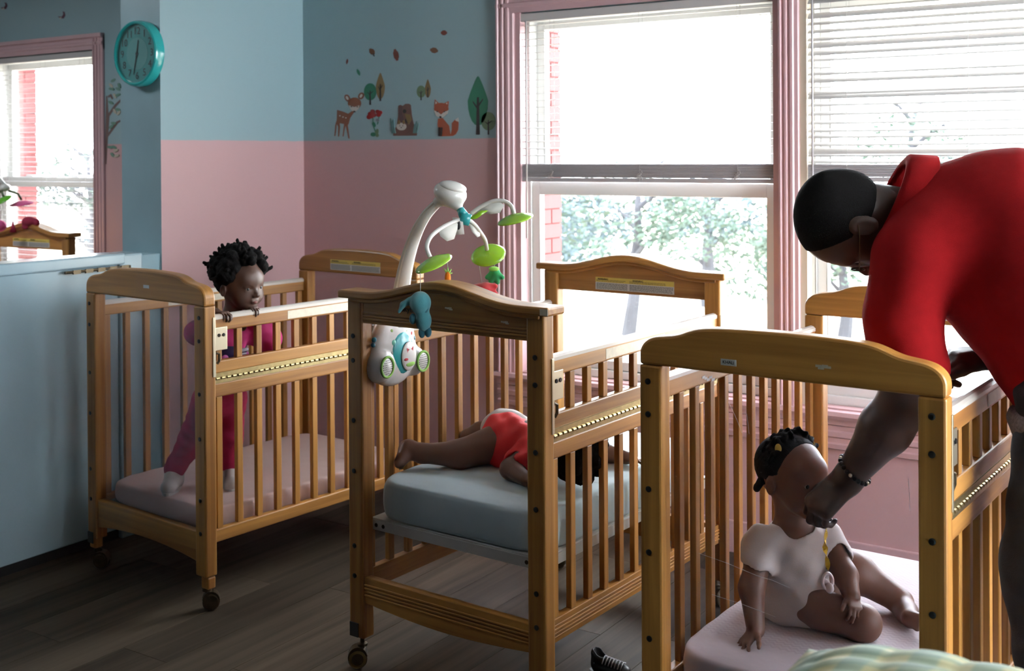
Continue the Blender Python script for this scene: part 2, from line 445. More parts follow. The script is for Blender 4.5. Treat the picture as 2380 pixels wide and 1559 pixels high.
def blind(label, x0, x1, zs, tilts, zbot, zhead=ZT - 0.004, y=YW + 0.022, bundle=0.06, bundlemat='slat_grey', wand=None, cords=(0.14, 0.5, 0.86)):
    r = empty('window_blind', label, 'blind', (x0, y, zhead - 0.03))
    L = x1 - x0; cache = {}
    MB().box(0, L, -0.017, 0.017, 0, 0.03).build('headrail', M['slat'], r, bevel=0.002)
    zo = zhead - 0.03
    for i, z in enumerate(zs):
        t = tilts[i] if hasattr(tilts, '__len__') else tilts
        t = round(t, 2)
        if t not in cache: cache[t] = slat_mesh(L - 0.01, tilt=t)
        o = place('slat', cache[t], r); o.location = (0.005, 0, z - zo)
        o.rotation_euler = (0, random.uniform(-.0012, .0012), 0)
    if bundle:
        nb = int(bundle / 0.0052)
        for k in range(nb):
            bm_ = MB().prism([(-.0125, 0), (-.006, .0028), (.006, .0028), (.0125, 0), (.0125, .003), (.006, .0055), (-.006, .0055), (-.0125, .003)], 0.003, L - 0.003, axis='x')
            if k == 0: bme = bm_.mesh('stacked_slat', M[bundlemat])
            o = place('stacked_slat', bme, r); o.location = (random.uniform(-.001, .001), random.uniform(-.0015, .0015), zbot + 0.016 + k * 0.0052 - zo)
    MB().box(0, L, -0.013, 0.013, zbot - zo, zbot - zo + 0.015).build('bottom_rail', M[bundlemat], r, bevel=0.003)
    for q in cords:
        for yy in (-0.0145, 0.0145):
            MB().tube([(L * q, yy, 0), (L * q, yy, zbot - zo)], 0.0007, 5).build('ladder_cord', M['slat'], r)
    for q in cords:
        if bundle:
            p = [(L * q + 0.012 * math.sin(t * 2.3), -0.016 - 0.003 * math.sin(t), zbot - zo + bundle * 0.6 + 0.014 * math.cos(t * 1.7) - t * 0.002) for t in np.linspace(0, 7, 24)]
            MB().tube(p, 0.0009, 5).build('tied_cord', M['slat'], r)
    if wand:
        MB().tube([(wand[0] - x0, -0.028, 0.0), (wand[0] - x0, -0.03, wand[1] - zo)], 0.0035, 8).build('wand', M['slat_grey'] if len(wand) > 2 else M['slat'], r, smooth=True)
    return r

# window 1: slats open flat, a bundle at the bottom coloured darker as backlit
zs = [1.865 - 0.0262 * k for k in range(20)]; tz = [0.03] * 14 + [.16] * 6
blind('white mini blind on the wide middle window, slats open, bundle at its foot coloured backlit grey', -2.452, -1.408, zs, tz, 1.267, bundle=0.055, wand=(-2.405, 1.05))
# window 2: bunched and half tilted slats
zs2 = []; z = 1.872; random.seed(3); tl = []
for k in range(26):
    zs2.append(z); tl.append(random.choice([.55, .75, .9, .5, .3])); z -= random.choice([.012, .022, .03, .02, .026])
    if z < 1.335: break
blind('white mini blind behind the bending adult, slats tilted and bunched unevenly', -1.322, -0.278, zs2, tl, 1.275, bundle=0.045, wand=(-1.285, 1.28, 1))
random.seed(5)
blind('white mini blind on the window at far left, seen beyond the low partition', -5.922, -5.008, [1.845 - 0.0262 * k for k in range(46)], 0.05, 0.60, bundle=0.0, bundlemat='slat')
blind('white mini blind on the window at far right, outside the frame', 0.308, 1.352, [1.86 - 0.0262 * k for k in range(20)], 0.1, 1.30, bundle=0.05)
# ------------------------------------------------------------------ cribs
CW, CL, PT = 0.639, 0.968, 0.052
CACHE = {}
def cpart(name, key, fn, material, parent, bevel=0, smooth=False):
    """part whose mesh is shared between alike cribs"""
    if key not in CACHE: CACHE[key] = fn().mesh(name, material, smooth)
    return place(name, CACHE[key], parent, bevel)

def sym(pts):
    return pts + [(CW - u, z) for u, z in reversed(pts) if abs(u - CW / 2) > 1e-6]

def round_outline():
    top = [(0, .92), (0, .945), (.004, .958), (.012, .968), (.024, .976), (.040, .981), (.060, .984), (.080, .987), (.098, .992), (.116, .999), (.136, 1.005), (.165, 1.009), (.21, 1.0115), (.26, 1.0128), (CW / 2, 1.0135)]
    pts = sym(top); out = []
    n = len(pts)
    for i in range(n - 1):                      # smooth the outline (Catmull-Rom)
        p0, p1, p2, p3 = pts[max(i - 1, 0)], pts[i], pts[i + 1], pts[min(i + 2, n - 1)]
        for t in (0, .33, .67):
            out.append(tuple(.5 * (2 * p1[c] + (p2[c] - p0[c]) * t + (2 * p0[c] - 5 * p1[c] + 4 * p2[c] - p3[c]) * t * t + (3 * p1[c] - p0[c] - 3 * p2[c] + p3[c]) * t ** 3) for c in (0, 1)))
    return out + [pts[-1]]

def wave(u):
    t = min(max((u - 0.05) / (CW - 0.10), 0), 1)
    return 0.040 * (0.5 - 0.5 * math.cos(2 * math.pi * t)) ** 1.25

def caster(parent, u, v, swivel, z_stem=0.10):
    m = MB()
    m.tube([(0, 0, 0.05), (0, 0, z_stem + 0.01)], 0.006)
    # hood
    hood = [(.026 * math.cos(t) + .012, .030 + .028 * math.sin(t)) for t in np.linspace(-0.2, math.pi * 0.95, 12)]
    inner = [(.021 * math.cos(t) + .012, .030 + .022 * math.sin(t)) for t in np.linspace(math.pi * 0.95, -0.2, 12)]
    m.prism(hood + inner, -0.016, 0.016, axis='y')
    m.lathe([(.014, .058), (.014, .064), (.008, .066)], n=16)
    M_ = Matrix.Translation((u, v, 0)) @ Matrix.Rotation(swivel, 4, 'Z')
    c = m.xf(M_).build('caster', M['bronze'], parent)
    w_ = MB()
    for s in (-1, 1):
        w_.lathe([(.006, s * .003), (.024, s * .003), (.026, s * .006), (.026, s * .013), (.022, s * .017), (.019, s * .0165), (.008, s * .019), (.003, s * .019)], axis='y', n=20, c=(.012, 0, .026))
    w_.xf(M_).build('wheel', M['bronze'], c, smooth=True)
    MB().lathe([(.0235, .0172), (.0235, .0178), (.021, .0178), (.021, .0172)], axis='y', n=20, c=(.012, 0, .026)).xf(M_).build('wheel_rim', M['brass'], c)
    return c

def end_frame(root, v0, kind, front):
    """one headboard; v0 is the crib's outer face, d the inward direction"""
    d = 1 if front else -1
    key = (kind, front)
    nm = 'headboard' if not front else 'footboard'
    ya, yb = sorted((v0, v0 + d * .042))
    pb = 0.105 if kind == 'round' else 0.085
    top = .92 if kind == 'round' else .991
    for s in (0, 1):
        x0, x1 = (0, PT) if s == 0 else (CW - PT, CW)
        def f():
            m = MB().box(x0, x1, ya, yb, pb, top)
            if kind == 'round':
                xs_ = (x0 + .018, x1) if s == 1 else (x0, x1 - .018)
                m.box(xs_[0], xs_[1], ya + .006, yb - .006, .068, pb)
            return m
        cpart('post', ('post', kind, front, s), f, M['wood_z'], root, bevel=0.005)
    bya, byb = sorted((v0 + d * .006, v0 + d * .030))
    if kind == 'round':
        cpart(nm, ('board', key), lambda: MB().prism(round_outline(), ya, yb), M['wood_x'], root, bevel=0.006)
        ar = [(PT, .236), (PT, .143)] + [(u, .143 + .020 * math.sin(math.pi * (u - PT) / (CW - 2 * PT)) ** .8) for u in np.linspace(PT + .02, CW - PT - .02, 16)] + [(CW - PT, .143), (CW - PT, .236)]
        cpart('bottom_rail', ('brail', key), lambda: MB().prism(ar, bya, byb), M['wood_x'], root, bevel=0.003)
        b0, b1 = 0.236, 0.925
    else:
        us = np.linspace(PT, CW - PT, 25)
        bo = [(PT, .926)] + [(float(u), .989 + wave(u)) for u in us] + [(CW - PT, .926)]
        cpart(nm, ('board', key), lambda: MB().prism(bo, bya, byb), M['wood_x'], root, bevel=0.002)
        ug = list(np.linspace(-.022, CW + .022, 41))
        def cap():
            m = MB()
            y0c, y1c = sorted((v0 - d * .016, v0 + d * .058))
            m.prism([(u, .991 + wave(u)) for u in ug] + [(u, 1.012 + wave(u)) for u in reversed(ug)], y0c, y1c)
            return m
        cpart('cap_rail', ('cap', key), cap, M['wood_x'], root, bevel=0.005)
        def mould():
            y0c, y1c = sorted((v0 - d * .004, v0 + d * .046))
            return MB().prism([(u, .981 + wave(u)) for u in ug[2:-2]] + [(u, .992 + wave(u)) for u in reversed(ug[2:-2])], y0c, y1c)
        cpart('cap_moulding', ('mould', key), mould, M['wood_x'], root, bevel=0.003)
        def grooves():
            m = MB()
            fy = v0 + d * .006
            for z in (.938, .946, .954):
                y0c, y1c = sorted((fy, fy - d * .0025)); m.box(PT, CW - PT, y0c, y1c, z - .0028, z + .0028)
            return m
        cpart('bead_moulding', ('bead', key), grooves, M['wood_x'], root, bevel=0.001)
        br = [(PT, .250), (PT, .182)] + [(float(u), .182 - .016 * math.sin(math.pi * (u - PT) / (CW - 2 * PT))) for u in np.linspace(PT + .04, CW - PT - .04, 12)] + [(CW - PT, .182), (CW - PT, .250)]
        def brf():
            m = MB().prism(br, bya, byb)
            fy = bya if front else byb
            for z in (.204, .213, .222, .231):
                y0c, y1c = sorted((fy, fy - d * .003)); m.box(PT, CW - PT, y0c, y1c, z - .0025, z + .0025)
            return m
        cpart('bottom_rail', ('brail', key), brf, M['wood_x'], root, bevel=0.0015)
        b0, b1 = 0.245, 0.93
    pm = (M['acrylic_dusty'] if abs(root.location[0] + 1.1462) < .01 else M['acrylic']) if front else M['acrylic_clean']
    cpart('clear_panel', ('panel', key, pm.name), lambda: MB().box(PT - .004, CW - PT + .004, v0 + d * .018 - .0015, v0 + d * .018 + .0015, b0, b1), pm, root)
    # bolts on the posts
    if front:
        def bolts():
            m = MB()
            for u in (PT * .42, CW - PT * .48):
                for z in (.89, .825, .665, .530, .33, .25) if kind != 'round' else (.885, .815, .655, .520, .335, .235):
                    m.lathe([(.0062, v0 - .0015), (.0070, v0 - .0008), (.0070, v0 + .003)], axis='y', n=12, c=(u, 0, z))
            return m
        if ('bolts', kind) not in CACHE:
            one = MB().lathe([(.004, -.0022), (.0066, -.0014), (.0068, .003)], axis='y', n=12)
            CACHE[('bolts', kind)] = one.mesh('bolt', M['bolt'])
        for u in (PT * .40, CW - PT * .50):
            for z in ((.89, .825, .665, .530, .33, .25) if kind != 'round' else (.885, .815, .655, .520, .335, .235)):
                o = place('bolt', CACHE[('bolts', kind)], root); o.location = (u, v0, z)
        cpart('floor_plate', ('plate', kind), lambda: MB().box(.004, .034, v0 - .003, v0, .088, .125), M['black'], root)

def side(root, u0, s, kind, drop):
    """long side with slats; s=+1 right side, -1 left"""
    a, b = sorted((u0 - s * .008, u0 - s * .032))
    y0, y1 = .040, CL - .040
    sa, sb_ = sorted((u0 - s * .012, u0 - s * .028))
    def rail(nm, key, z0, z1, bev=.004):
        cpart(nm, (key, u0 > .3, kind if key == 'br' else ''), lambda: MB().box(a, b, y0, y1, z0, z1), M['wood_y'], root, bevel=bev)
    rail('top_rail', 'tr', .840, .882)
    pts = [(a - .001, .876), (a - .001, .884), (a + .005, .889), ((a + b) / 2, .891), (b - .005, .889), (b + .001, .884), (b + .001, .876)]
    cpart('teething_strip', ('ts', u0 > .3), lambda: MB().prism(pts, y0 + .003, y1 - .003, axis='y'), M['strip'], root, smooth=False)
    zb0, zb1 = (.200, .240) if kind == 'round' else (.200, .256)
    if kind == 'round':
        rail('bottom_rail', 'br', zb0, zb1)
    else:
        def g():
            m = MB().box(a, b, y0, y1, zb0, zb1)
            ou = u0 - s * .008
            for z in (.214, .223, .232, .241):
                p, q = sorted((ou, ou + s * .003)); m.box(p, q, y0, y1, z - .0022, z + .0022)
            return m
        cpart('bottom_rail', ('br', u0 > .3, kind), g, M['wood_y'], root, bevel=.0015)
    if drop:
        rail('middle_rail', 'mr', .712, .750)
        rail('lower_rail', 'lr', .640, .682)
        segs = [(.750, .840), (zb1, .640)]
        # piano hinge: two leaves and a row of knuckles
        ou = u0 - s * .008
        def hinge():
            m = MB()
            p, q = sorted((ou - s * .003, ou + s * .0012)); m.box(p, q, y0 + .004, y1 - .004, .682, .7135)
            return m
        h = cpart('hinge', ('hinge', u0 > .3), hinge, M['brass'], root)
        def knuckles():
            m = MB()
            n = 42; st_ = (y1 - y0 - .01) / n
            for k in range(n):
                yy = y0 + .005 + k * st_
                m.tube([(ou + s * .0025, yy, .697), (ou + s * .0025, yy + st_ * .58, .697)], .0042, 8)
            return m
        kn = cpart('hinge_knuckles', ('knuckle', u0 > .3), knuckles, M['brass'], h)
        kn['kind'] = 'stuff'
    else:
        segs = [(zb1, .840)]
    for i in range(12):
        v = .063 + .0768 * i
        for z0, z1 in segs:
            k = ('slat', kind, drop, z0)
            if k not in CACHE:
                CACHE[k] = MB().box(-.008, .008, -.0108, .0108, z0, z1).mesh('slat', M['wood_z'])
            o = place('slat', CACHE[k], root, bevel=.002); o.location = ((sa + sb_) / 2, min(max(v, .052), CL - .052), 0)

def latch(root, v, flip=1):
    ou = CW - .008
    l = MB().box(ou, ou + .004, min(v, v + flip * .045), max(v, v + flip * .045), .782, .852).build('latch_plate', M['brass_light'], root, bevel=.0015)
    for q in (.014, .031):
        MB().lathe([(.0045, ou + .0065), (.0055, ou + .005), (.0055, ou + .003)], axis='x', n=12, c=(0, v + flip * q, .828)).build('screw', M['bolt'], l)
    MB().box(CW - .004, CW + .0025, min(v - flip * .013, v - flip * .003), max(v - flip * .013, v - flip * .003), .705, .885).build('latch_track', M['brass_light'], l, bevel=.001)
    MB().tube([(ou + .004, v + flip * .004, .775), (ou + .007, v + flip * .012, .772), (ou + .007, v + flip * .012, .752), (ou + .004, v + flip * .006, .742)], .004, 8).build('latch_hook', M['bronze'], l)

def warn_label(root, v0, u0, u1, z0, z1, front=False):
    """printed caution label on a headboard's inner face"""
    y = v0
    l = MB().box(u0, u1, y - .0006, y, z0, z1).build('warning_label', M['paper'], root); l['label'] = 'white and yellow printed warning label'
    zm = z0 + (z1 - z0) * .60
    MB().box(u0, u1, y - .0009, y - .0006, zm, z1).build('yellow_band', M['yellow'], l)
    pr = MB()
    um = (u0 + u1) / 2 - .02
    rows = 7
    for k in range(rows):
        z = z0 + .002 + (zm - z0 - .004) * (k + .5) / rows
        for c0, c1 in ((u0 + .004, um - .004), (um + .004, u1 - .004)):
            u = c0
            while u < c1 - .004:
                e = min(u + random.uniform(.004, .012), c1)
                pr.box(u, e, y - .0011, y - .0006, z - .0006, z + .0006); u = e + .0016
    for k in range(2):
        z = zm + (z1 - zm) * (.2 + .25 * k)
        for c0, c1 in ((u0 + .004, um - .02), (um + .004, u1 - .03)):
            u = c0
            while u < c1:
                e = u + random.uniform(.004, .012); pr.box(u, e, y - .0013, y - .0009, z - .0006, z + .0006); u = e + .0016
    pr.build('small_print', M['ink'], l)['kind'] = 'stuff'
    for c in (u0 + .028, um + .034):
        text_obj('warning_word', 'WARNING', .008, M['ink'], l, Matrix.Translation((c, y - .0012, z1 - .006)) @ Matrix.Rotation(math.pi / 2, 4, 'X'))

def crib(label, x, y, rz, kind, board_z, tape=None, casters=(.6, 2.2, .3, 1.2), group=None):
    r = empty('crib', label, 'crib', (x, y, 0), rz)
    end_frame(r, 0, kind, True); end_frame(r, CL, kind, False)
    side(r, 0, -1, kind, False); side(r, CW, 1, kind, True)
    cpart('mattress_board', ('mb', board_z, kind), lambda: MB().box(.040, CW - .040, .046, CL - .046, board_z - .006, board_z), M['black'] if board_z < .3 else M['white_metal'], r)
    def fr():
        m = MB(); z0, z1 = board_z - .030, board_z - .004
        m.box(.040, CW - .040, .043, .046, z0, z1).box(.040, CW - .040, CL - .046, CL - .043, z0, z1)
        m.box(.036, .040, .046, CL - .046, z0, z1).box(CW - .040, CW - .036, .046, CL - .046, z0, z1)
        return m
    f = cpart('mattress_frame', ('fr', board_z), fr, M['white_metal'] if board_z > .3 else M['bronze'], r)
    for (u, v) in ((.06, .0425), (.085, .0425), (CW - .085, .0425), (CW - .06, .0425)):
        MB().lathe([(.0045, v - .001), (.0055, v), (.0055, v + .002)], axis='y', n=10, c=(u, 0, board_z - .017)).build('frame_bolt', M['bronze'], f)
    latch(r, .043); latch(r, CL - .043, -1)
    for (u, v), sw in zip(((.026, .022), (CW - .026, .022), (.026, CL - .022), (CW - .026, CL - .022)), casters):
        caster(r, u, v, sw, .068 if kind == 'round' else .085)
    if tape:
        MB().box(CW - .008, CW - .0074, tape[0], tape[1], .846, .872).build('rail_label', M['paper_old'], r)['label'] = 'worn pale strip label on the top rail'
    return r

CA = crib('round-topped wooden crib at left in which a toddler stands', -3.3235, 2.4479, -0.0885, 'round', .222, tape=(.33, .78), casters=(.6, .9, .3, 1.2))
CB = crib('arched-cap wooden crib in the middle carrying the hanging toy mobile', -2.0829, 2.349, -0.0477, 'arch', .398, tape=(.29, .60), casters=(3.85, .8, .3, 1.2))
CC = crib('round-topped wooden crib at right, reached into by the adult in red', -1.1462, 2.2255, -0.0418, 'round', .222, tape=(.33, .6))
CD = crib('arched-cap wooden crib beyond the low partition, under the far left window', -5.415, 2.50, 0.02, 'arch', .398)
warn_label(CA, CL - .042, .185, .455, .932, .972)
warn_label(CB, CL - .030, .195, .480, .935, .975)
warn_label(CC, CL - .042, .205, .480, .932, .972)
warn_label(CD, CL - .030, .195, .480, .935, .975)

def front_sticker(root, u, z, w_, h, txt, size, y=0.0, name='name_sticker'):
    l = MB().box(u - w_ / 2, u + w_ / 2, y - .0007, y, z - h / 2, z + h / 2).build(name, M['paper'], root); l['label'] = 'small white name sticker'
    if txt:
        text_obj('lettering', txt, size, M['ink'], l, Matrix.Translation((u, y - .001, z)) @ Matrix.Rotation(math.pi / 2, 4, 'X'))
    return l
front_sticker(CC, .208, .944, .034, .013, 'KHALI', .0095)
front_sticker(CA, .345, .962, .030, .010, None, .007)
MBt = MB()
for (du, dz) in ((0, 0), (.006, .002), (-.007, .001), (.012, .0), (-.002, -.003)):
    MBt.box(.405 + du - .006, .405 + du + .006, -.0006, 0, .955 + dz - .002, .955 + dz + .0025)
MBt.build('torn_sticker', M['paper_old'], CC)
for u_, z_ in ((.345, .986), (.520, .965)):
    m = MB()
    for (du, dz) in ((0, 0), (.005, .0015), (-.006, .001), (.008, -.002)): m.box(u_ + du - .005, u_ + du + .005, .0052, .006, z_ + dz - .0018, z_ + dz + .002)
    m.build('torn_sticker', M['paper_old'], CB)
text_obj('handwritten_mark', 'SkyL', .021, M['ink'], CB, Matrix.Translation((.208, .0052, .974)) @ Matrix.Rotation(math.pi / 2, 4, 'X'))
MB().box(CW - .0, CW + .0225, -.0165, -.0155, .994, 1.009).build('end_sticker', M['paper_old'], CB)

MB().box(.0322, .0328, .30, .62, .846, .868).build('rail_label', M['paper_old'], CA)['label'] = 'pale strip label on the far top rail'
m = MB()
for k_, (v_, z_) in enumerate(((.25, .853), (.262, .848), (.275, .851), (.288, .844), (.24, .857))): m.box(.032, .0327, v_ - .008, v_ + .008, z_ - .003, z_ + .003)
m.build('torn_sticker', M['paper'], CC)
M['scratch'] = mat('white_scratch', (.55, .55, .58), .6)
m = MB()
for (u0_, z0_, u1_, z1_) in ((.13, .535, .26, .515), (.26, .515, .33, .505), (.30, .30, .37, .312), (.16, .455, .30, .44), (.42, .36, .425, .31), (.565, .76, .568, .70), (.50, .40, .502, .34), (.20, .86, .23, .80), (.24, .84, .245, .80)):
    m.tube([(u0_, .0160, z0_), ((u0_ + u1_) / 2, .0160, (z0_ + z1_) / 2 + .002), (u1_, .0160, z1_)], .00035, 4)
m.build('panel_scratches', M['scratch'], CC)['kind'] = 'stuff'

# ------------------------------------------------------------------ mattresses
def fabric(name, c1, c2=None, zig=False, rough=.85):
    m, nt, b = new_mat(name)
    b.inputs['Roughness'].default_value = rough; b.inputs['Sheen Weight'].default_value = 0.2
    tc = nt.nodes.new('ShaderNodeTexCoord')
    if zig:
        sp = nt.nodes.new('ShaderNodeSeparateXYZ'); nt.links.new(tc.outputs['Object'], sp.inputs[0])
        a = nt.nodes.new('ShaderNodeMath'); a.operation = 'PINGPONG'; a.inputs[1].default_value = .009; nt.links.new(sp.outputs[0], a.inputs[0])
        c = nt.nodes.new('ShaderNodeMath'); c.operation = 'ADD'; nt.links.new(a.outputs[0], c.inputs[0]); nt.links.new(sp.outputs[1], c.inputs[1])
        d = nt.nodes.new('ShaderNodeMath'); d.operation = 'ADD'; nt.links.new(c.outputs[0], d.inputs[0]); nt.links.new(sp.outputs[2], d.inputs[1])
        e = nt.nodes.new('ShaderNodeMath'); e.operation = 'MODULO'; e.inputs[1].default_value = .014; nt.links.new(d.outputs[0], e.inputs[0])
        f = nt.nodes.new('ShaderNodeMath'); f.operation = 'GREATER_THAN'; f.inputs[1].default_value = .007; nt.links.new(e.outputs[0], f.inputs[0])
        mx = nt.nodes.new('ShaderNodeMix'); mx.data_type = 'RGBA'; mx.inputs[6].default_value = (*c1, 1); mx.inputs[7].default_value = (*c2, 1)
        nt.links.new(f.outputs[0], mx.inputs[0]); nt.links.new(mx.outputs[2], b.inputs['Base Color'])
    else:
        b.inputs['Base Color'].default_value = (*c1, 1)
    n = nt.nodes.new('ShaderNodeTexNoise'); n.inputs['Scale'].default_value = 25; nt.links.new(tc.outputs['Object'], n.inputs['Vector'])
    bp = nt.nodes.new('ShaderNodeBump'); bp.inputs['Strength'].default_value = .25; bp.inputs['Distance'].default_value = .006
    nt.links.new(n.outputs['Fac'], bp.inputs['Height']); nt.links.new(bp.outputs[0], b.inputs['Normal'])
    return m
M['sheet_pink'] = fabric('pale_pink_sheet', (.70, .50, .455))
M['sheet_blue'] = fabric('pale_blue_sheet', (.53, .66, .70))
M['sheet_zig'] = fabric('pale_zigzag_sheet', (.56, .48, .50), (.50, .42, .44), zig=True)

def mattress(label, cx_, cy_, rz, z0, z1, material, wr=1.0, bulge=.006, dips=()):
    """soft rounded slab with a fitted sheet; corners rounded in plan, gathered folds along the sides"""
    hw, hl = (CW - .076) / 2, (CL - .090) / 2
    nu, nz = 168, 9
    v = []; f = []
    def ring(k):
        th = 2 * math.pi * k / nu
        c, s = math.cos(th), math.sin(th); p = 9.0
        q = (abs(c) ** p + abs(s) ** p) ** (-1 / p)
        return c * q, s * q
    H = z1 - z0
    for j in range(nz + 1):
        t = j / nz; ph = (t - .5) * math.pi
        inset = .014 * (1 - max(math.cos(ph), 0) ** .5)
        for k in range(nu):
            a, b_ = ring(k)
            fold = .0035 * wr * math.sin(k * 1.27 + 1.3 * math.sin(k * .31)) * math.sin(math.pi * t) ** .7
            if abs(b_) > .93 and abs(a) < .8: fold *= .15
            x = a * (hw - inset - fold); y = b_ * (hl - inset - fold)
            v.append((x, y, z0 + H * (.5 + .5 * math.sin(ph))))
    # crown
    base = nz * nu; rings = 14
    for j in range(1, rings + 1):
        sc = 1 - j / (rings + .3)
        for k in range(nu):
            a, b_ = ring(k)
            x = a * (hw - .014) * sc; y = b_ * (hl - .014) * sc
            z = z1 + bulge * (1 - sc ** 2) + .0012 * wr * math.sin(x * 60 + 3 * math.sin(y * 17)) * math.sin(y * 38 + 1)
            for (dx, dy, dr, dd) in dips:
                z -= dd * math.exp(-((x - dx) ** 2 + (y - dy) ** 2) / dr ** 2)
            v.append((x, y, z))
    v.append((0, 0, z1 + bulge)); v.append((0, 0, z0))
    for j in range(nz + rings):
        for k in range(nu):
            a = j * nu + k; b_ = j * nu + (k + 1) % nu; f.append((a, b_, b_ + nu, a + nu))
    L_ = (nz + rings) * nu
    for k in range(nu):
        f.append((L_ + k, L_ + (k + 1) % nu, L_ + nu)); f.append(((k + 1) % nu, k, L_ + nu + 1))
    m = MB(); m.v = v; m.f = f; m.mi = [0] * len(f)
    o = m.build('crib_mattress', material, smooth=True)
    o.location = (cx_, cy_, 0); o.rotation_euler = (0, 0, rz)
    return tag(o, label, 'mattress')

def in_crib(c, u, v, z=0):
    return c.matrix_world_ @ Vector((u, v, z))
for c in (CA, CB, CC, CD):
    pass
def cw(c, u, v, z=0):
    r = c.rotation_euler[2]; return Vector((c.location[0] + u * math.cos(r) - v * math.sin(r), c.location[1] + u * math.sin(r) + v * math.cos(r), z))
for c, lab, z0, z1, mt, wr_ in ((CA, 'crib mattress under a pale pink fitted sheet, toddler standing on it', .223, .290, M['sheet_pink'], 1.3),
                          (CB, 'raised crib mattress under a pale blue sheet, child lying on it', .399, .500, M['sheet_blue'], .9),
                          (CC, 'crib mattress with a zigzag-patterned pale sheet, child sitting on it', .223, .298, M['sheet_zig'], .6)):
    p = cw(c, CW / 2, CL / 2)
    mattress(lab, p.x, p.y, c.rotation_euler[2], z0, z1, mt, wr_)
# ------------------------------------------------------------------ organic surfaces (smooth union of shapes, meshed as one skin)
V3 = lambda *a: np.array(a, float)
def RCn(a, ra, b, rb, k=.012): return ('rc', np.array(a, float), ra, np.array(b, float), rb, k)
def EL(c, r, R=None, k=.012): return ('el', np.array(c, float), np.array(r, float), np.eye(3) if R is None else np.array(R, float), k)
def SUB(p): return ('sub', p)
def CUT(point, normal, centre=None, rad=None): return ('cut', np.array(point, float), np.array(normal, float) / np.linalg.norm(normal), centre, rad)
def chain(pts, rs, k=.012): return [RCn(pts[i], rs[i], pts[i + 1], rs[i + 1], k) for i in range(len(pts) - 1)]

def sdf_prim(p, X, Y, Z):
    if p[0] == 'rc':
        _, a, ra, b, rb, k = p; d = b - a; dd = max(d @ d, 1e-9)
        px, py, pz = X - a[0], Y - a[1], Z - a[2]
        t = np.clip((px * d[0] + py * d[1] + pz * d[2]) / dd, 0, 1)
        return np.sqrt((px - t * d[0]) ** 2 + (py - t * d[1]) ** 2 + (pz - t * d[2]) ** 2) - (ra + t * (rb - ra))
    _, c, r, R, k = p
    px, py, pz = X - c[0], Y - c[1], Z - c[2]
    u = [(px * R[0, i] + py * R[1, i] + pz * R[2, i]) for i in range(3)]
    k0 = np.sqrt(sum((u[i] / r[i]) ** 2 for i in range(3))); k1 = np.sqrt(sum((u[i] / r[i] ** 2) ** 2 for i in range(3)))
    return k0 * (k0 - 1) / np.maximum(k1, 1e-9)

def prim_box(p):
    if p[0] == 'rc':
        return np.minimum(p[1] - p[2], p[3] - p[4]), np.maximum(p[1] + p[2], p[3] + p[4])
    r = max(p[2]); return p[1] - r, p[1] + r

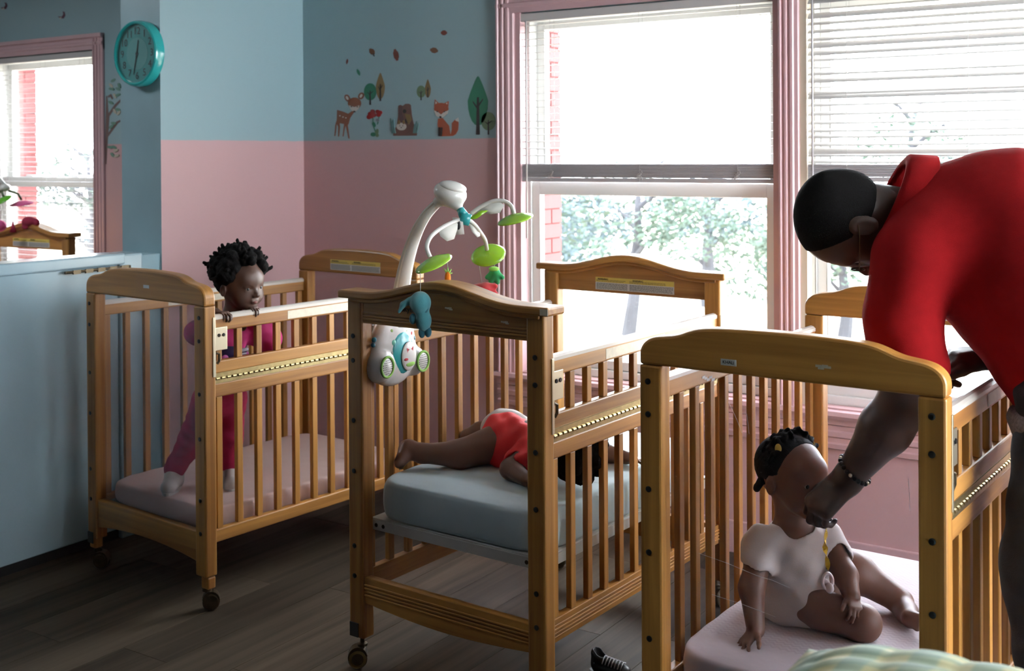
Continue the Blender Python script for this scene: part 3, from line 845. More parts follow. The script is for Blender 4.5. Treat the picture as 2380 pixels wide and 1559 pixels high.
def surface(prims, h, disp=None, pad=None):
    """returns verts, faces of the zero surface"""
    adds = [p for p in prims if p[0] in ('rc', 'el')]
    lo = np.min([prim_box(p)[0] for p in adds], 0) - 3 * h - .012; hi = np.max([prim_box(p)[1] for p in adds], 0) + 3 * h + .012
    n = np.ceil((hi - lo) / h).astype(int) + 1
    ax = [lo[i] + h * np.arange(n[i]) for i in range(3)]
    F = np.full(n, 0.05, np.float32)
    for p in prims:
        sub = False
        if p[0] == 'cut':
            _, pt_, nn, cen, rad = p
            X, Y, Z = np.meshgrid(*ax, indexing='ij', sparse=True)
            d = (X - pt_[0]) * nn[0] + (Y - pt_[1]) * nn[1] + (Z - pt_[2]) * nn[2]
            if cen is not None:
                s = np.sqrt((X - cen[0]) ** 2 + (Y - cen[1]) ** 2 + (Z - cen[2]) ** 2) - rad
                # remove only inside the sphere: F = max(F, min(d, -s))
                F = np.maximum(F, np.minimum(d, -s)).astype(np.float32)
            else:
                F = np.maximum(F, d).astype(np.float32)
            continue
        if p[0] == 'sub': sub = True; p = p[1]
        k = p[-1]; m = k + 2 * h + .055 * (0 if sub else 1)
        a, b = prim_box(p); i0 = np.maximum(((a - m - lo) / h).astype(int), 0); i1 = np.minimum(((b + m - lo) / h).astype(int) + 2, n)
        if np.any(i1 <= i0): continue
        sl = tuple(slice(i0[q], i1[q]) for q in range(3))
        X, Y, Z = np.meshgrid(*[ax[q][sl[q]] for q in range(3)], indexing='ij', sparse=True)
        d = sdf_prim(p, X, Y, Z); f = F[sl]
        if sub:
            d = -d; hh = np.clip(.5 + .5 * (f - d) / -k, 0, 1) if False else np.clip(.5 - .5 * (f - d) / k, 0, 1)
            F[sl] = f * (1 - hh) + d * hh + k * hh * (1 - hh)
        else:
            hh = np.clip(.5 + .5 * (f - d) / k, 0, 1)
            F[sl] = f * (1 - hh) + d * hh - k * hh * (1 - hh)
    if disp is not None:
        X, Y, Z = np.meshgrid(*ax, indexing='ij', sparse=True)
        F = F + disp(X, Y, Z).astype(np.float32)
    # surface nets
    I = F < 0
    c = [I[i:n[0] - 1 + i, j:n[1] - 1 + j, k:n[2] - 1 + k] for i in (0, 1) for j in (0, 1) for k in (0, 1)]
    allin = np.logical_and.reduce(c); anyin = np.logical_or.reduce(c)
    cells = np.argwhere(anyin & ~allin); idx = -np.ones((n[0] - 1, n[1] - 1, n[2] - 1), np.int64)
    idx[cells[:, 0], cells[:, 1], cells[:, 2]] = np.arange(len(cells))
    acc = np.zeros((len(cells), 3)); cnt = np.zeros(len(cells))
    cor = [np.array((i, j, k)) for i in (0, 1) for j in (0, 1) for k in (0, 1)]
    for a in range(8):
        for b in range(a + 1, 8):
            if np.abs(cor[a] - cor[b]).sum() != 1: continue
            pa = cells + cor[a]; pb = cells + cor[b]
            fa = F[pa[:, 0], pa[:, 1], pa[:, 2]]; fb = F[pb[:, 0], pb[:, 1], pb[:, 2]]
            mm = (fa < 0) != (fb < 0)
            t = np.where(mm, fa / np.where(mm, fa - fb, 1), 0)
            acc += np.where(mm[:, None], pa + (pb - pa) * t[:, None], 0); cnt += mm
    v = lo + h * (acc / np.maximum(cnt, 1)[:, None])
    faces = []
    for d in range(3):
        e, g = (d + 1) % 3, (d + 2) % 3
        s0 = [slice(None)] * 3; s1 = [slice(None)] * 3; s0[d] = slice(0, n[d] - 1); s1[d] = slice(1, n[d])
        A, B = I[tuple(s0)], I[tuple(s1)]
        q = np.argwhere(A != B)
        q = q[(q[:, e] > 0) & (q[:, g] > 0) & (q[:, e] < n[e] - 1) & (q[:, g] < n[g] - 1)]
        def at_(de, dg):
            r = q.copy(); r[:, e] -= de; r[:, g] -= dg; return idx[r[:, 0], r[:, 1], r[:, 2]]
        quad = np.stack([at_(0, 0), at_(1, 0), at_(1, 1), at_(0, 1)], 1)
        flip = A[q[:, 0], q[:, 1], q[:, 2]]
        quad[flip] = quad[flip][:, ::-1]
        quad = quad[(quad >= 0).all(1)]
        faces.append(quad)
    return v, np.concatenate(faces)

def root_of(o):
    while o.parent is not None: o = o.parent
    return o

def skin_obj(name, parts, material, parent=None, smooth_iter=2):
    """parts: list of (prims, voxel, disp) joined into one mesh object"""
    vs, fs, b = [], [], 0
    for prims, h, disp in parts:
        v, f = surface(prims, h, disp); vs.append(v); fs.append(f + b); b += len(v)
    v = np.concatenate(vs); f = np.concatenate(fs)
    # light smoothing
    for _ in range(smooth_iter):
        e = np.concatenate([f[:, [0, 1]], f[:, [1, 2]], f[:, [2, 3]], f[:, [3, 0]]])
        s = np.zeros_like(v); c = np.zeros(len(v))
        np.add.at(s, e[:, 0], v[e[:, 1]]); np.add.at(s, e[:, 1], v[e[:, 0]]); np.add.at(c, e[:, 0], 1); np.add.at(c, e[:, 1], 1)
        v = .5 * v + .5 * s / np.maximum(c, 1)[:, None]
    me = bpy.data.meshes.new(name)
    v = v - np.array(root_of(parent).location)
    me.vertices.add(len(v)); me.vertices.foreach_set('co', v.astype(np.float32).ravel())
    me.loops.add(4 * len(f)); me.loops.foreach_set('vertex_index', f.astype(np.int32).ravel())
    me.polygons.add(len(f)); me.polygons.foreach_set('loop_start', np.arange(0, 4 * len(f), 4, dtype=np.int32))
    me.update(calc_edges=True)
    bm = bmesh.new(); bm.from_mesh(me); bmesh.ops.recalc_face_normals(bm, faces=bm.faces); bm.to_mesh(me); bm.free()
    me.polygons.foreach_set('use_smooth', [True] * len(me.polygons)); me.materials.append(material); me.update()
    return place(name, me, parent)

def mbo(m, name, material, parent, smooth=True):
    """MB in world coordinates placed under a root (or a root's part)"""
    off = root_of(parent).location
    m.v = [tuple(Vector(p) - Vector(off)) for p in m.v]
    return m.build(name, material, parent, smooth=smooth)

def frame(origin, up, fwd, s):
    z = np.array(up, float); z /= np.linalg.norm(z); y = np.array(fwd, float); y -= z * (y @ z); y /= np.linalg.norm(y); x = np.cross(y, z)
    R = np.stack([x, y, z], 1); o = np.array(origin, float)
    return dict(R=R, o=o, s=s, p=lambda q: o + R @ (np.array(q, float) * s))

def HRC(F, a, ra, b, rb, k=.05): return RCn(F['p'](a), ra * F['s'], F['p'](b), rb * F['s'], k * F['s'])
def HEL(F, c, r, k=.06): return EL(F['p'](c), np.array(r) * F['s'], F['R'], k * F['s'])

def head_adult(F, neck_to, rn=.24):
    return [HEL(F, (0, -.06, .13), (.325, .42, .36)), HEL(F, (0, .13, -.10), (.265, .27, .34), .1), HEL(F, (0, .19, -.32), (.175, .17, .15), .1),
            HRC(F, (-.16, .325, .075), .04, (.16, .325, .075), .04, .06), HRC(F, (0, .36, .01), .03, (0, .45, -.13), .045, .04),
            HEL(F, (-.045, .41, -.145), (.035, .04, .03), .02), HEL(F, (.045, .41, -.145), (.035, .04, .03), .02),
            HEL(F, (-.15, .25, -.12), (.09, .09, .09), .08), HEL(F, (.15, .25, -.12), (.09, .09, .09), .08),
            HRC(F, (-.065, .375, -.235), .022, (.065, .375, -.235), .022, .02), HRC(F, (-.055, .372, -.275), .026, (.055, .372, -.275), .026, .02),
            HEL(F, (0, .32, -.40), (.09, .09, .07), .06),
            SUB(HEL(F, (-.135, .40, -.005), (.07, .06, .045), .04)), SUB(HEL(F, (.135, .40, -.005), (.07, .06, .045), .04)),
            HRC(F, (0, -.12, -.15), .25, neck_to, rn, .08)] + [
            p for s in (-1, 1) for p in (HEL(F, (s * .335, -.01, -.03), (.035, .09, .13), .03), SUB(HEL(F, (s * .372, .010, -.02), (.032, .052, .085), .02)))]

def head_child(F, neck_to, rn=.2):
    return [HEL(F, (0, -.05, .10), (.375, .45, .395)), HEL(F, (0, .15, -.13), (.28, .25, .30), .1),
            HEL(F, (-.15, .22, -.19), (.13, .13, .13), .08), HEL(F, (.15, .22, -.19), (.13, .13, .13), .08), HEL(F, (0, .26, -.38), (.10, .10, .08), .08),
            HEL(F, (0, .30, .12), (.24, .12, .16), .08),
            HRC(F, (0, .385, -.04), .025, (0, .435, -.14), .042, .04), HEL(F, (-.045, .41, -.155), (.036, .035, .028), .02), HEL(F, (.045, .41, -.155), (.036, .035, .028), .02),
            HRC(F, (-.06, .375, -.235), .022, (.06, .375, -.235), .022, .018), HRC(F, (-.045, .372, -.272), .026, (.045, .372, -.272), .026, .018),
            SUB(HEL(F, (-.14, .425, -.03), (.07, .05, .04), .035)), SUB(HEL(F, (.14, .425, -.03), (.07, .05, .04), .035)),
            HRC(F, (-.195, .350, -.005), .017, (-.09, .375, -.002), .017, .012), HRC(F, (.195, .350, -.005), .017, (.09, .375, -.002), .017, .012),
            HRC(F, (-.185, .350, -.062), .013, (-.095, .370, -.060), .013, .012), HRC(F, (.185, .350, -.062), .013, (.095, .370, -.060), .013, .012),
            HRC(F, (0, -.08, -.2), .2, neck_to, rn, .08)] + [
            p for s in (-1, 1) for p in (HEL(F, (s * .375, -.01, -.08), (.035, .075, .105), .03), SUB(HEL(F, (s * .41, .005, -.075), (.025, .038, .06), .02)))]

def eyes(F, parent, child=True, lookx=0.0):
    e = .14 if child else .135; y = .326 if child else .300; z = -.03 if child else -.005
    for s in (-1, 1):
        c = F['p']((s * e, y, z)); r = .054 * F['s']
        ey = mbo(MB().ball(c, r, 16, 10), 'eye', M['eye_white'], parent)
        d = F['R'] @ np.array([lookx, 1, -.1]); d /= np.linalg.norm(d)
        ir = mbo(MB().ball(c + d * r * .42, r * .68, 14, 10), 'iris', M['iris'], ey)

def hand(wrist, d, n, t, L, curls, thumb=(.6, .3), spread=.08, k=.25, fat=1.0):
    """L hand length; d finger direction, n palm side, t thumb side; curls: bend per finger"""
    w0 = np.array(wrist, float); d = np.array(d, float) / np.linalg.norm(d); n = np.array(n, float); n -= d * (n @ d); n /= np.linalg.norm(n)
    t0 = np.array(t, float); t0 -= d * (t0 @ d) + n * (t0 @ n); t0 /= np.linalg.norm(t0)
    out = []; P = L * .50
    offs = [.155, .055, -.05, -.145]; ln = [.40, .45, .42, .33]; rr = [.046, .048, .046, .040]
    kk = L * .035
    for i in range(4):
        kn = w0 + d * P * (1 - .06 * abs(i - 1)) + t0 * offs[i] * L
        out.append(RCn(w0 + t0 * offs[i] * L * .55, L * .085 * fat, kn, L * .062 * fat, L * .06))
        a = curls[i]; p = kn; seg = [ln[i] * .47, ln[i] * .30, ln[i] * .23]; ang = a * .8
        dd = d + t0 * spread * (1.5 - i); dd /= np.linalg.norm(dd)
        r0 = rr[i] * L * fat
        for q, s_ in enumerate(seg):
            v = dd * math.cos(ang) + n * math.sin(ang)
            p2 = p + v * s_ * L
            out.append(RCn(p, r0, p2, r0 * .9, kk * .6)); p = p2; r0 *= .9; ang += a
    b0 = w0 + d * L * .12 + t0 * .13 * L + n * .02 * L
    th, tc = thumb
    v1 = d * math.cos(th) + t0 * math.sin(th) + n * .25 * tc; v1 /= np.linalg.norm(v1)
    p1 = b0 + v1 * L * .20; v2 = v1 + n * tc * .5 + d * .25; v2 /= np.linalg.norm(v2); p2 = p1 + v2 * L * .18
    v3 = v2 + n * tc * .5 + d * .3; v3 /= np.linalg.norm(v3); p3 = p2 + v3 * L * .13
    out += [RCn(b0, L * .075 * fat, p1, L * .06 * fat, L * .06), RCn(p1, L * .056 * fat, p2, L * .052 * fat, kk), RCn(p2, L * .052 * fat, p3, L * .042 * fat, kk)]
    return out

def wrinkle(amp, f1=38, f2=61, ph=0.0):
    return lambda X, Y, Z: amp * (np.sin(f1 * X + 1.7 * np.sin(f2 * .4 * Z + ph)) * np.sin(f2 * .7 * Z + f1 * .6 * Y + ph) + .5 * np.sin(f2 * 1.5 * Z + f1 * (X - Y) + 2))

def fuzz(amp, f=420):
    return lambda X, Y, Z: amp * (np.sin(f * X + 3 * np.sin(f * .21 * Y)) * np.sin(f * 1.1 * Y + 2 * np.sin(f * .17 * Z)) * np.sin(f * .93 * Z + 2 * np.sin(f * .19 * X))) + amp * .7 * np.sin(f * .37 * X + 1) * np.sin(f * .41 * Y) * np.sin(f * .39 * Z)

M['skin_man'] = mat('deep_brown_skin', (.055, .030, .022), .42, bump=.12, bscale=400, sub=.05)
M['skin_child'] = mat('brown_skin', (.165, .075, .045), .48, bump=.08, bscale=300, sub=.08)
M['skin_dark_child'] = mat('dark_brown_skin', (.095, .045, .030), .45, bump=.08, bscale=300, sub=.06)
M['skin_warm_child'] = mat('warm_brown_skin', (.14, .066, .042), .45, bump=.08, bscale=300, sub=.06)
M['hair'] = mat('black_hair', (.008, .007, .007), .9, bump=.8, bscale=700, spec=.12)
M['eye_white'] = mat('eye_white', (.34, .30, .28), .2); M['iris'] = mat('dark_iris', (.012, .008, .006), .08)
M['red_knit'] = mat('red_pique_knit', (.31, .006, .008), .9, var=.06, vscale=50, bump=.35, bscale=900, spec=.15)
M['red_jersey'] = mat('bright_red_jersey', (.70, .02, .02), .7, var=.05, vscale=30, bump=.2, bscale=500)
M['navy'] = mat('dark_navy_denim', (.012, .014, .024), .8, var=.2, vscale=60, bump=.3, bscale=500)
M['pink_jersey'] = mat('hot_pink_jersey', (.62, .035, .20), .8, bump=.2, bscale=400)
M['magenta'] = mat('magenta_legging', (.42, .012, .075), .8, var=.08, vscale=40, bump=.25, bscale=400)
M['vest'] = mat('dark_purple_vest', (.04, .022, .09), .7, bump=.2, bscale=300)
M['white_cloth'] = mat('white_cotton', (.66, .60, .57), .85, var=.04, vscale=30, bump=.2, bscale=300)
M['pinkish_cloth'] = mat('washed_pink_cotton', (.66, .52, .50), .85, var=.07, vscale=25, bump=.25, bscale=300)
M['white_shoe'] = mat('white_leather', (.62, .60, .58), .45, bump=.1, bscale=120)
M['diaper'] = mat('white_diaper', (.62, .58, .54), .8, bump=.3, bscale=90)
M['lip'] = mat('rosy_lip', (.22, .07, .06), .4)

# ------------------------------------------------------------------ the bending adult
man = empty('person', 'adult in a red polo shirt and dark trousers bending over the right-hand crib', 'person', (-.34, 2.55, 0))
upm = (-.834, -.551, -.06)
FM = frame((-.772, 2.487, 1.218), upm, (-.10, -.02, -1), .236)
neck_end = V3(-.655, 2.575, 1.225)
loc_neck = FM['R'].T @ (neck_end - FM['o']) / .236
body1 = head_adult(FM, tuple(loc_neck), .27)
W1 = V3(-.772, 2.470, .674); E1 = V3(-.638, 2.438, .866); S1 = V3(-.635, 2.425, 1.15)
armL = chain([S1, E1], [.060, .052], .03) + [RCn(E1, .054, E1 * .62 + W1 * .38, .052, .02), RCn(E1 * .62 + W1 * .38, .052, W1, .030, .02), RCn(W1, .030, W1 + (W1 - E1) * .06, .030, .02)]
handL = hand(W1 + (W1 - E1) * .05, (-.55, -.36, -.62), (.15, .75, -.60), (-.70, -.20, .60), .176, (.95, 1.0, 1.05, 1.1), thumb=(.45, .9), spread=.02, fat=1.15)
W2 = V3(-.505, 2.650, .930); E2 = V3(-.46, 2.80, 1.05)
armR = chain([V3(-.70, 2.74, 1.19), E2, W2], [.055, .048, .031], .03)
handR = hand(W2, (-.80, -.50, .02), (-.10, 0, -1), (.28, -.95, 0), .190, (1.0, .95, .9, .85), thumb=(.30, .55), spread=.03, fat=1.25)
skin_obj('body', [(body1, .0035, None), (armL + handL, .003, None), (armR + handR, .003, None), (chain([V3(-.33, 2.60, .95), V3(-.45, 2.60, 1.15), neck_end], [.10, .12, .07]), .008, None)], M['skin_man'], man)
body_man = man.children[0]
eyes(FM, man, child=False)
hair = [HEL(FM, (0, -.07, .145), (.336, .432, .362), .03), HEL(FM, (0, -.18, -.02), (.29, .30, .26), .08), CUT(FM['p']((0, .17, .25)), FM['R'] @ np.array([0, 1, -.42])),
        CUT(FM['p']((0, .02, -.16)), FM['R'] @ np.array([0, .75, -1]))]
skin_obj('hair', [(hair, .0035, fuzz(.0006, 900))], M['hair'], man)
# glasses
g = MB()
for s in (-1, 1):
    ring = [FM['p']((s * .135 + .075 * math.cos(t), .405, -.01 + .055 * math.sin(t))) for t in np.linspace(0, 2 * math.pi, 21)]
    g.tube(ring, .0016, 6, cap=False); g.tube([FM['p']((s * .21, .40, 0)), FM['p']((s * .345, .10, .02)), FM['p']((s * .35, -.03, .03))], .0016, 6)
g.tube([FM['p']((-.06, .41, 0)), FM['p']((.06, .41, 0))], .0016, 6)
gl = mbo(g, 'glasses', M['bronze'], man)
lens = MB()
for s in (-1, 1):
    vs = [FM['p']((s * .135 + .072 * math.cos(t), .406, -.01 + .052 * math.sin(t))) for t in np.linspace(0, 2 * math.pi, 17)[:-1]]
    vs += [v + FM['R'] @ np.array([0, .0015, 0]) for v in vs]
    lens.add(vs, [tuple(range(16)), tuple(range(31, 15, -1))] + [(i, (i + 1) % 16, (i + 1) % 16 + 16, i + 16) for i in range(16)])
mbo(lens, 'lens', M['glass'], gl, smooth=False)
# shirt
shirt = [RCn((-.605, 2.570, 1.220), .098, (-.50, 2.60, 1.195), .165, .08), RCn((-.50, 2.60, 1.185), .180, (-.40, 2.61, 1.13), .215, .06), RCn((-.40, 2.61, 1.13), .215, (-.31, 2.61, .98), .175, .06),
         RCn((-.39, 2.56, .98), .10, (-.37, 2.56, .90), .09, .06), RCn((-.31, 2.64, .96), .16, (-.30, 2.64, .87), .15, .06),
         RCn((-.60, 2.46, 1.17), .086, (-.62, 2.72, 1.18), .090, .07),
         RCn((-.625, 2.430, 1.150), .084, (-.648, 2.428, 1.02), .075, .025), RCn((-.648, 2.428, 1.02), .074, (-.632, 2.438, .930), .077, .02),
         RCn((-.62, 2.73, 1.16), .082, (-.56, 2.76, 1.06), .075, .03),
         CUT((-.62, 2.45, .925), (-.15, -.05, -1), V3(-.62, 2.45, .83), .13), SUB(RCn(S1 * .3 + E1 * .7, .062, E1 + (E1 - S1) * .3, .060, .008)),
         CUT((-.3, 2.6, .835), (.05, 0, -1), V3(-.32, 2.6, .70), .30)]
sh = skin_obj('polo_shirt', [(shirt, .005, lambda X, Y, Z: .0022 * np.sin(55 * Z + 30 * X + 2 * np.sin(20 * Y)) * np.clip((1.12 - Z) * 8, 0.15, 1) + .0018 * np.sin(34 * X - 50 * Z + 21 * Y) * np.clip((1.15 - Z) * 8, 0, 1))], M['red_knit'], man, 3)
# collar: a stiff folded band around the neck
nax = np.array([-.75, -.50, .40]); nax /= np.linalg.norm(nax); e1 = np.cross(nax, [0, 0, 1]); e1 /= np.linalg.norm(e1); e2 = np.cross(e1, nax)
cm = MB(); N = 40; cc = V3(-.684, 2.553, 1.242)
rings = [(.082, .034), (.090, .036), (.102, .030), (.118, -.022), (.114, -.026), (.098, .016), (.084, .022)]
vs = []
for rr_, hh_ in rings:
    for k in range(N):
        t = 2 * math.pi * k / N
        vs.append(cc + nax * (hh_ - .012 * math.cos(t)) + (e1 * math.cos(t) * rr_ * 1.02 + e2 * math.sin(t) * rr_ * 1.20))
nr = len(rings)
cm.add(vs, [(i * N + k, i * N + (k + 1) % N, ((i + 1) % nr) * N + (k + 1) % N, ((i + 1) % nr) * N + k) for i in range(nr) for k in range(N)])
mbo(cm, 'collar', M['red_knit'], sh)
# sleeve seam
sm_ = MB(); axs = np.array([-.05, .06, -1.]); axs /= np.linalg.norm(axs); f1 = np.cross(axs, [0, 1, 0]); f1 /= np.linalg.norm(f1); f2 = np.cross(axs, f1)
# trousers and shoes
hipc = V3(-.315, 2.60, .90)
legs = [RCn((-.33, 2.545, .93), .125, (-.30, 2.66, .93), .125, .05)] + chain([V3(-.335, 2.52, .88), V3(-.375, 2.435, .56)], [.110, .082], .03) + chain([V3(-.375, 2.435, .56), V3(-.335, 2.44, .10)], [.085, .062], .03) + \
       chain([V3(-.31, 2.68, .88), V3(-.33, 2.72, .52)], [.108, .082], .03) + chain([V3(-.33, 2.72, .52), V3(-.28, 2.73, .10)], [.082, .062], .03) + [CUT((0, 0, .06), (0, 0, -1))]
skin_obj('trousers', [(legs, .006, wrinkle(.003, 30, 44))], M['navy'], man, 2)
bel = [RCn((-.345, 2.525, .845), .116, (-.33, 2.56, .80), .112, .04), CUT((0, 0, .855), (0, 0, 1)), CUT((0, 0, .80), (0, 0, -1))]
skin_obj('undershirt_hem', [(bel, .005, wrinkle(.003, 60, 90))], mat('grey_marled_knit', (.20, .20, .24), .9, var=.3, vscale=200), man, 1)
for nm, (ax_, ay_) in (('l', (-.335, 2.44)), ('r', (-.28, 2.73))):
    shoe = [RCn((ax_ + .05, ay_, .045), .042, (ax_ - .11, ay_ - .01, .036), .034, .02), RCn((ax_ + .02, ay_, .05), .045, (ax_, ay_, .10), .045, .02), CUT((0, 0, .004), (0, 0, -1))]
    skin_obj('shoe', [(shoe, .005, None)], M['black'], man)
# beaded bracelet
axb = (W1 - E1) / np.linalg.norm(W1 - E1); u1 = np.cross(axb, [0, 0, 1]); u1 /= np.linalg.norm(u1); u2 = np.cross(axb, u1)
bc = W1 + (E1 - W1) * .10
bb1, bb2 = MB(), MB()
for k in range(22):
    t = 2 * math.pi * k / 22; c = bc + (u1 * math.cos(t) * .036 + u2 * math.sin(t) * .037) + axb * .006 * math.sin(t + 1)
    (bb2 if k % 5 == 0 else bb1).ball(c, .0052 if k % 5 else .0042, 10, 7)
br_ = mbo(bb1, 'bracelet', M['black'], man); mbo(bb2, 'silver_bead', M['brass_light'], br_)

# ------------------------------------------------------------------ toddler sitting in the right crib
CS = .186
ch = empty('person', 'small child in a short-sleeved white top sitting on the zigzag sheet', 'person', (-.93, 2.58, .298))
FH = frame((-.928, 2.560, .632), (-.02, .05, 1), (.93, -.42, -.10), CS)
neck = V3(-.935, 2.578, .505)
hd = head_child(FH, tuple(FH['R'].T @ (neck - FH['o']) / CS), .19)
sR, eR, wR = V3(-.982, 2.505, .480), V3(-.985, 2.450, .400), V3(-.962, 2.415, .325)
sL, eL, wL = V3(-.872, 2.630, .475), V3(-.818, 2.590, .418), V3(-.790, 2.545, .392)
pel = V3(-.955, 2.610, .352)
tors = [RCn(pel, .072, (-.938, 2.590, .44), .068, .03), RCn((-.938, 2.590, .44), .066, (-.933, 2.582, .485), .052, .03), RCn(sR, .03, sL, .03, .03)]
arms = chain([sR, eR, wR], [.031, .028, .020], .012) + chain([sL, eL, wL], [.030, .027, .019], .012)
hands_c = hand(wR, (-.25, -.75, -.42), (.1, -.35, -1), (.9, -.3, 0), .088, (.22, .16, .16, .2), thumb=(.9, .2), spread=.42, fat=1.15) + \
          hand(wL, (.45, -.75, -.35), (.0, -.5, -1), (-.8, -.4, 0), .082, (.7, .7, .7, .7), thumb=(.6, .3), spread=.1, fat=1.15)
legR = chain([V3(-.915, 2.560, .348), V3(-.765, 2.540, .340)], [.050, .038], .02) + chain([V3(-.765, 2.540, .340), V3(-.845, 2.640, .325)], [.037, .028], .02) + chain([V3(-.845, 2.64, .322), V3(-.90, 2.665, .316)], [.024, .018])
kn = V3(-.835, 2.715, .385)
legL = chain([V3(-.925, 2.650, .352), kn], [.056, .044], .02) + chain([kn, V3(-.735, 2.735, .330)], [.042, .028], .02) + \
       chain([V3(-.735, 2.735, .326), V3(-.708, 2.690, .322)], [.025, .023], .015) + chain([V3(-.712, 2.70, .322), V3(-.690, 2.650, .328)], [.024, .020], .015)
toes = [RCn(V3(-.690, 2.650, .328), .018, V3(-.672 + .008 * i, 2.632, .318 + .009 * i), .0085 - .0006 * i, .005) for i in range(4)]
body_c = skin_obj('body', [(hd + tors + arms, .0028, None), (arms[2:4] * 0 + chain([eR, wR], [.027, .020]) + hands_c[:len(hands_c) // 2], .0018, None), (chain([eL, wL], [.026, .019]) + hands_c[len(hands_c) // 2:], .0018, None), (legR + legL + toes + [RCn(pel, .06, pel + V3(0, 0, .01), .06)], .003, None)], M['skin_child'], ch)
eyes(FH, ch, lookx=.0)
top_c = [RCn(pel + V3(0, 0, -.012), .078, (-.940, 2.590, .425), .074, .03), RCn((-.940, 2.590, .425), .073, (-.934, 2.584, .480), .060, .03), RCn(sR + V3(0, 0, .006), .038, sL + V3(0, 0, .006), .038, .03),
         RCn(sR, .038, sR * .60 + eR * .40, .040, .02), RCn(sL, .037, sL * .60 + eL * .40, .040, .02), RCn(pel + V3(.060, -.042, -.004), .058, pel + V3(0, -.01, 0), .066, .02), RCn(pel + V3(.035, -.035, -.012), .064, pel + V3(-.015, -.01, -.02), .070, .02), RCn(pel + V3(.02, -.05, -.02), .045, pel + V3(-.02, -.02, -.02), .06, .02),
         SUB(EL(neck + V3(.010, -.009, .012), (.044, .044, .030), None, .006)), SUB(RCn(neck + V3(0, 0, .04), .05, neck + V3(0, 0, .08), .06, .006)),
         SUB(RCn(sR * .5 + eR * .5, .033, eR, .036, .006)), SUB(RCn(sL * .5 + eL * .5, .033, eL, .036, .006)), CUT((0, 0, .305), (0, 0, -1))]
top_o = skin_obj('cotton_top', [(top_c, .0032, lambda X, Y, Z: .0022 * np.sin(70 * Z + 45 * X + 2 * np.sin(40 * Y)) + .0015 * np.sin(95 * X - 60 * Z + 30 * Y))], M['white_cloth'], ch, 2)
cuff = MB()
# hair: cap plus rows of small twists
cap = [HEL(FH, (0, -.075, .13), (.385, .445, .385), .03), CUT(FH['p']((0, .16, .30)), FH['R'] @ np.array([0, 1, -.28])), CUT(FH['p']((0, .0, -.02)), FH['R'] @ np.array([0, .55, -1]))]
tw = []
rr = random.Random(4)
rows = [(.47, -.02), (.44, .14), (.36, -.20), (.30, .28), (.2, -.36)]
for az in np.linspace(-1.9, 1.9, 10):
    for el in (.55, .80, 1.05, 1.30):
        d = np.array([math.sin(az) * math.cos(el), -math.cos(az) * math.cos(el) * .6 + .12, math.sin(el)])
        b0 = np.array([0, -.075, .13]) + d * np.array([.385, .445, .385]); j = np.array([rr.uniform(-.05, .05), rr.uniform(-.05, .05), rr.uniform(-.04, .03)])
        b1 = b0 + d * .05 + j; tw.append(HRC(FH, tuple(b0), .038, tuple(b1), .032, .02)); tw.append(HRC(FH, tuple(b1), .028, tuple(b1 + j + np.array([0, -.02, -.06])), .022, .015))
for s in (-1, 1):
    tw.append(HRC(FH, (s * .34, -.20, -.05), .05, (s * .36, -.26, -.15), .045, .02))
skin_obj('hair', [(cap + tw, .0026, fuzz(.0010, 700))], M['hair'], ch, 1)
for (q, c_) in (((-.31, .02, .36), 'yellow_clip'), ((-.36, -.10, .26), 'yellow_clip'), ((.30, .05, .38), 'yellow_clip')):
    p = FH['p'](q); m = MB().ball(p, (.008, .004, .011), 10, 8)
    mbo(m, 'hair_clip', M['yellow'], ch)
p = FH['p']((-.40, .01, -.17)); mbo(MB().ball(p, .0025, 8, 6), 'earring', M['brass_light'], ch)

# dummy clip: yellow ribbon from the adult's fingers
rib = empty('pacifier_clip', 'yellow ribbon clip with clear teether held in the adult\'s fingers', 'pacifier clip', (-.822, 2.466, .46))
m = MB(); pts = np.linspace(0, 1, 14)
vs = []
for t in pts:
    c = V3(-.8235 + .008 * t + .002 * math.sin(t * 9), 2.466 - .010 * t, .572 - .100 * t); a = 2.4 * math.sin(t * 5.5)
    o_ = V3(math.cos(a) * .834, math.cos(a) * .551, 0) * .0062 + V3(.5, -.8, 0) * math.sin(a) * .0045
    n_ = V3(.551, -.834, 0) * .0006
    vs += [c - o_ + n_, c + o_ + n_, c + o_ - n_, c - o_ - n_]
fs = []
for i in range(13):
    for k in range(4):
        a = i * 4 + k; b = i * 4 + (k + 1) % 4; fs.append((a, b, b + 4, a + 4))
m.add(vs, fs + [(0, 1, 2, 3), (55, 54, 53, 52)])
mbo(m, 'ribbon', mat('golden_yellow_ribbon', (.75, .48, .02), .45), rib, smooth=False)
c0 = V3(-.814, 2.455, .448)
m = MB()
ringp = [c0 + V3(.834, .551, 0) * (.011 * math.cos(t)) + V3(0, 0, 1) * (.017 * math.sin(t)) for t in np.linspace(0, 2 * math.pi, 21)]
m.tube(ringp, .0035, 8, cap=False); m.ball(c0 + V3(.004, 0, -.014), (.010, .006, .012), 12, 8); m.ball(c0 + V3(-.006, .004, -.006), (.008, .005, .009), 12, 8)
M['teether'] = mat('clear_pink_teether', (.75, .62, .62), .08, coat=.6); mbo(m, 'teether', M['teether'], rib)

